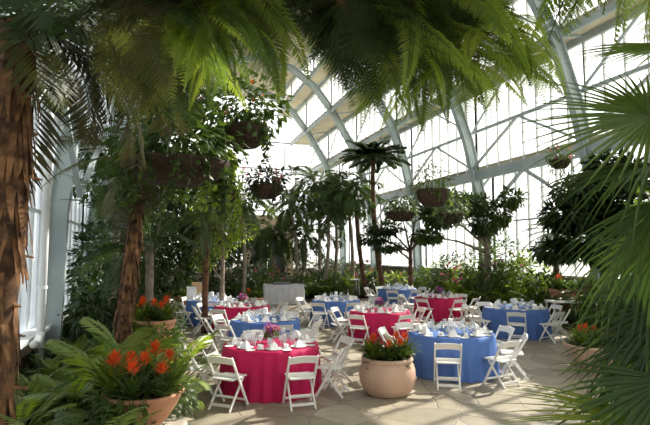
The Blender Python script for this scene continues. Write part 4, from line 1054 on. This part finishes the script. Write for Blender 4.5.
for i, (px, d, r, mt, fl) in enumerate(belt):
    q = G(px, d, .15); r = (r[0], r[1], r[2] * 1.35); q.x = min(q.x, 13.55 - r[0])
    shrub('shrub', '', 'shrub', q, r, int(620 * max(.7, r[2])), .24, .09, mt, 150 + i, 'shrubs of the right bed', flowers=fl)['label'] = ('%s%s in the right bed, %s from the rear corner' % ({'L_mid': 'green shrub', 'L_deep': 'deep green shrub', 'L_bright': 'bright green shrub', 'L_grey': 'grey-green shrub'}[mt], ' with flowers' if fl else '', ['first', 'second', 'third', 'fourth', 'fifth', 'sixth', 'seventh', 'eighth', 'ninth', 'tenth', 'eleventh, behind the others,', 'twelfth, behind the others,', 'thirteenth, against the glass,'][i]))
rear = [(222, 22.5, (.9, .8, .6), 'L_dark', None), (236, 24.0, (.9, .9, .7), 'L_deep', ('f_white', 6, .12)), (252, 26.2, (.9, .8, .75), 'L_dark', ('f_white', 7, .13)), (268, 25.2, (.8, .7, .7), 'L_mid', ('f_pink', 7, .15)), (286, 27.0, (.9, .8, .6), 'L_dark', None),
        (303, 25.6, (.9, .8, .5), 'L_deep', None), (318, 26.0, (.9, .8, .6), 'L_dark', ('f_white', 5, .1)), (334, 25.0, (.7, .7, .5), 'L_mid', None), (362, 26.6, (.7, .7, .8), 'L_deep', ('f_pink', 6, .2)), (376, 25.4, (.8, .7, .5), 'L_dark', None),
        (392, 24.6, (.9, .7, .55), 'L_bright', ('f_orange', 8, .08)), (406, 25.6, (.8, .8, .6), 'L_mid', None), (420, 25.8, (.9, .8, .6), 'L_deep', None), (240, 29.0, (1.2, 1.0, 1.3), 'L_dark', None), (312, 30, (1.3, 1.0, 1.2), 'L_dark', None), (200, 24.5, (1.1, 1.0, 1.0), 'L_dark', ('f_pink', 6, .12)),
        (258, 31, (1.2, 1.0, 1.5), 'L_dark', None), (340, 29.5, (1.0, 1.0, .9), 'L_deep', None)]
ordw = ['first', 'second', 'third', 'fourth', 'fifth', 'sixth', 'seventh', 'eighth', 'ninth', 'tenth', 'eleventh', 'twelfth', 'thirteenth']
fr_i = 0
for i, (px, d, r, mt, fl) in enumerate(rear):
    back = i in (13, 14, 16, 17)
    w_ = {'L_mid': 'green shrub', 'L_deep': 'deep green shrub', 'L_bright': 'bright green shrub', 'L_dark': 'dark shrub'}[mt] + ((' with %s flowers' % {'f_white': 'white', 'f_pink': 'pink', 'f_orange': 'orange'}[fl[0]]) if fl else '')
    if back: lb = w_ + ' at the back of the rear bed, ' + {13: 'left of the portal', 14: 'behind the far palm group', 16: 'in front of the dark door', 17: 'right of the far palm group'}[i]
    elif i == 15: lb = w_ + ' in the left corner of the rear bed'
    else:
        lb = w_ + ' along the rear bed, %s from the left' % ordw[fr_i]; fr_i += 1
    shrub('shrub', lb, 'shrub', G(px, d, .15), r, int(480 * max(.7, r[2])), .26, .10, mt, 180 + i, 'shrubs of the rear bed', flowers=fl)
# broad-leaved plant with upright yellow-green paddles
o = thing('banana_plant', 'broad-leaved plant with upright yellow-green paddle leaves below the far palms', 'plant', G(352, 25.0, .15)); rg = random.Random(8)
for i in range(8):
    a = rg.uniform(-1.0, 1.0) * 1.3 + (PI if i % 2 else 0); h = Vector((math.cos(a), math.sin(a), 0)); b = MB(); K = 8; prev = None; L = rg.uniform(1.3, 2.0); tg = Vector((-h.y, h.x, 0)); p_ = Vector((0, 0, 0)); el_ = R(rg.uniform(55, 80))
    for k in range(K + 1):
        t = k / K; ww = .02 if t < .35 else .30 * math.sin(PI * (t - .33) / .68) ** .8; cur = (p_ - tg * ww / 2 + Vector((0, 0, ww * .15)), p_.copy(), p_ + tg * ww / 2 + Vector((0, 0, ww * .15)))
        if prev: b.quad(prev[0], prev[1], cur[1], cur[0]); b.quad(prev[1], prev[2], cur[2], cur[1])
        prev = cur; aa = el_ - R(55) * t * t; p_ = p_ + (h * math.cos(aa) + Vector((0, 0, math.sin(aa)))) * (L / K)
    link('leaf', b.mesh('leaf', M['L_bright']), o)
# bright ferns at the front of the right and rear beds
spots = [(462, 22.0, 'L_bright'), (476, 20.6, 'L_bright'), (432, 24.0, 'L_mid'), (412, 24.6, 'L_mid'), (498, 18.6, 'L_mid'), (520, 17.6, 'L_bright'), (538, 16.6, 'L_mid'), (330, 24.4, 'L_mid'), (308, 24.6, 'L_mid'), (230, 22.8, 'L_mid')]
desc = ['third', 'fourth', 'first', None, 'fifth', 'sixth', 'seventh', None, None, None]
for i, (px, d, mt) in enumerate(spots):
    lb = ('arching fern at the front of the right bed, %s from the rear' % ordw[[2, 3, 1, 0, 4, 5, 6][i]]) if i < 7 else 'arching fern at the front of the rear bed, ' + ['right of the buffet', 'just behind the buffet corner', 'left of the portal'][i - 7]
    rosette('bed_fern', lb, 'fern', G(px, d, .15), 'groundfern', [mt], 14, 1.5, (15, 70), 400 + i, 'ferns of the right and rear beds')
groundcover('ground_cover', 'low green leaves carpeting the right bed', bedR, 4200, 'L_deep', 62, .35, .2, .09)
groundcover('ground_cover', 'low dark leaves carpeting the rear bed', bedB, 3800, 'L_dark', 63, .45, .24, .11)


# ------------------------------------------------------------------ light
w = bpy.data.worlds.new('sky'); sc.world = w; w.use_nodes = True
nt = w.node_tree; nt.nodes.clear()
out = nt.nodes.new('ShaderNodeOutputWorld'); bg = nt.nodes.new('ShaderNodeBackground')
bg.inputs[0].default_value = (1.0, .99, .97, 1); bg.inputs[1].default_value = 2.1
nt.links.new(bg.outputs[0], out.inputs[0])
sd = bpy.data.lights.new('sun', 'SUN'); so = bpy.data.objects.new('sun', sd); COL.objects.link(so)
sd.energy = 10.0; sd.angle = R(.7); sd.color = (1.0, .95, .85)
az = R(17.6 + 52); el = R(40)
dirs = Vector((math.sin(az) * math.cos(el), math.cos(az) * math.cos(el), math.sin(el)))
so.rotation_euler = dirs.to_track_quat('Z', 'Y').to_euler(); so.location = dirs * 60
vs = sc.view_settings; vs.view_transform = 'Standard'; vs.look = 'None'; vs.exposure = 0.25; vs.gamma = 1.0; vs.use_curve_mapping = False
sc.cycles.max_bounces = 10; sc.cycles.diffuse_bounces = 4; sc.cycles.transparent_max_bounces = 24; sc.cycles.transmission_bounces = 6
sc.cycles.sample_clamp_indirect = 6.0
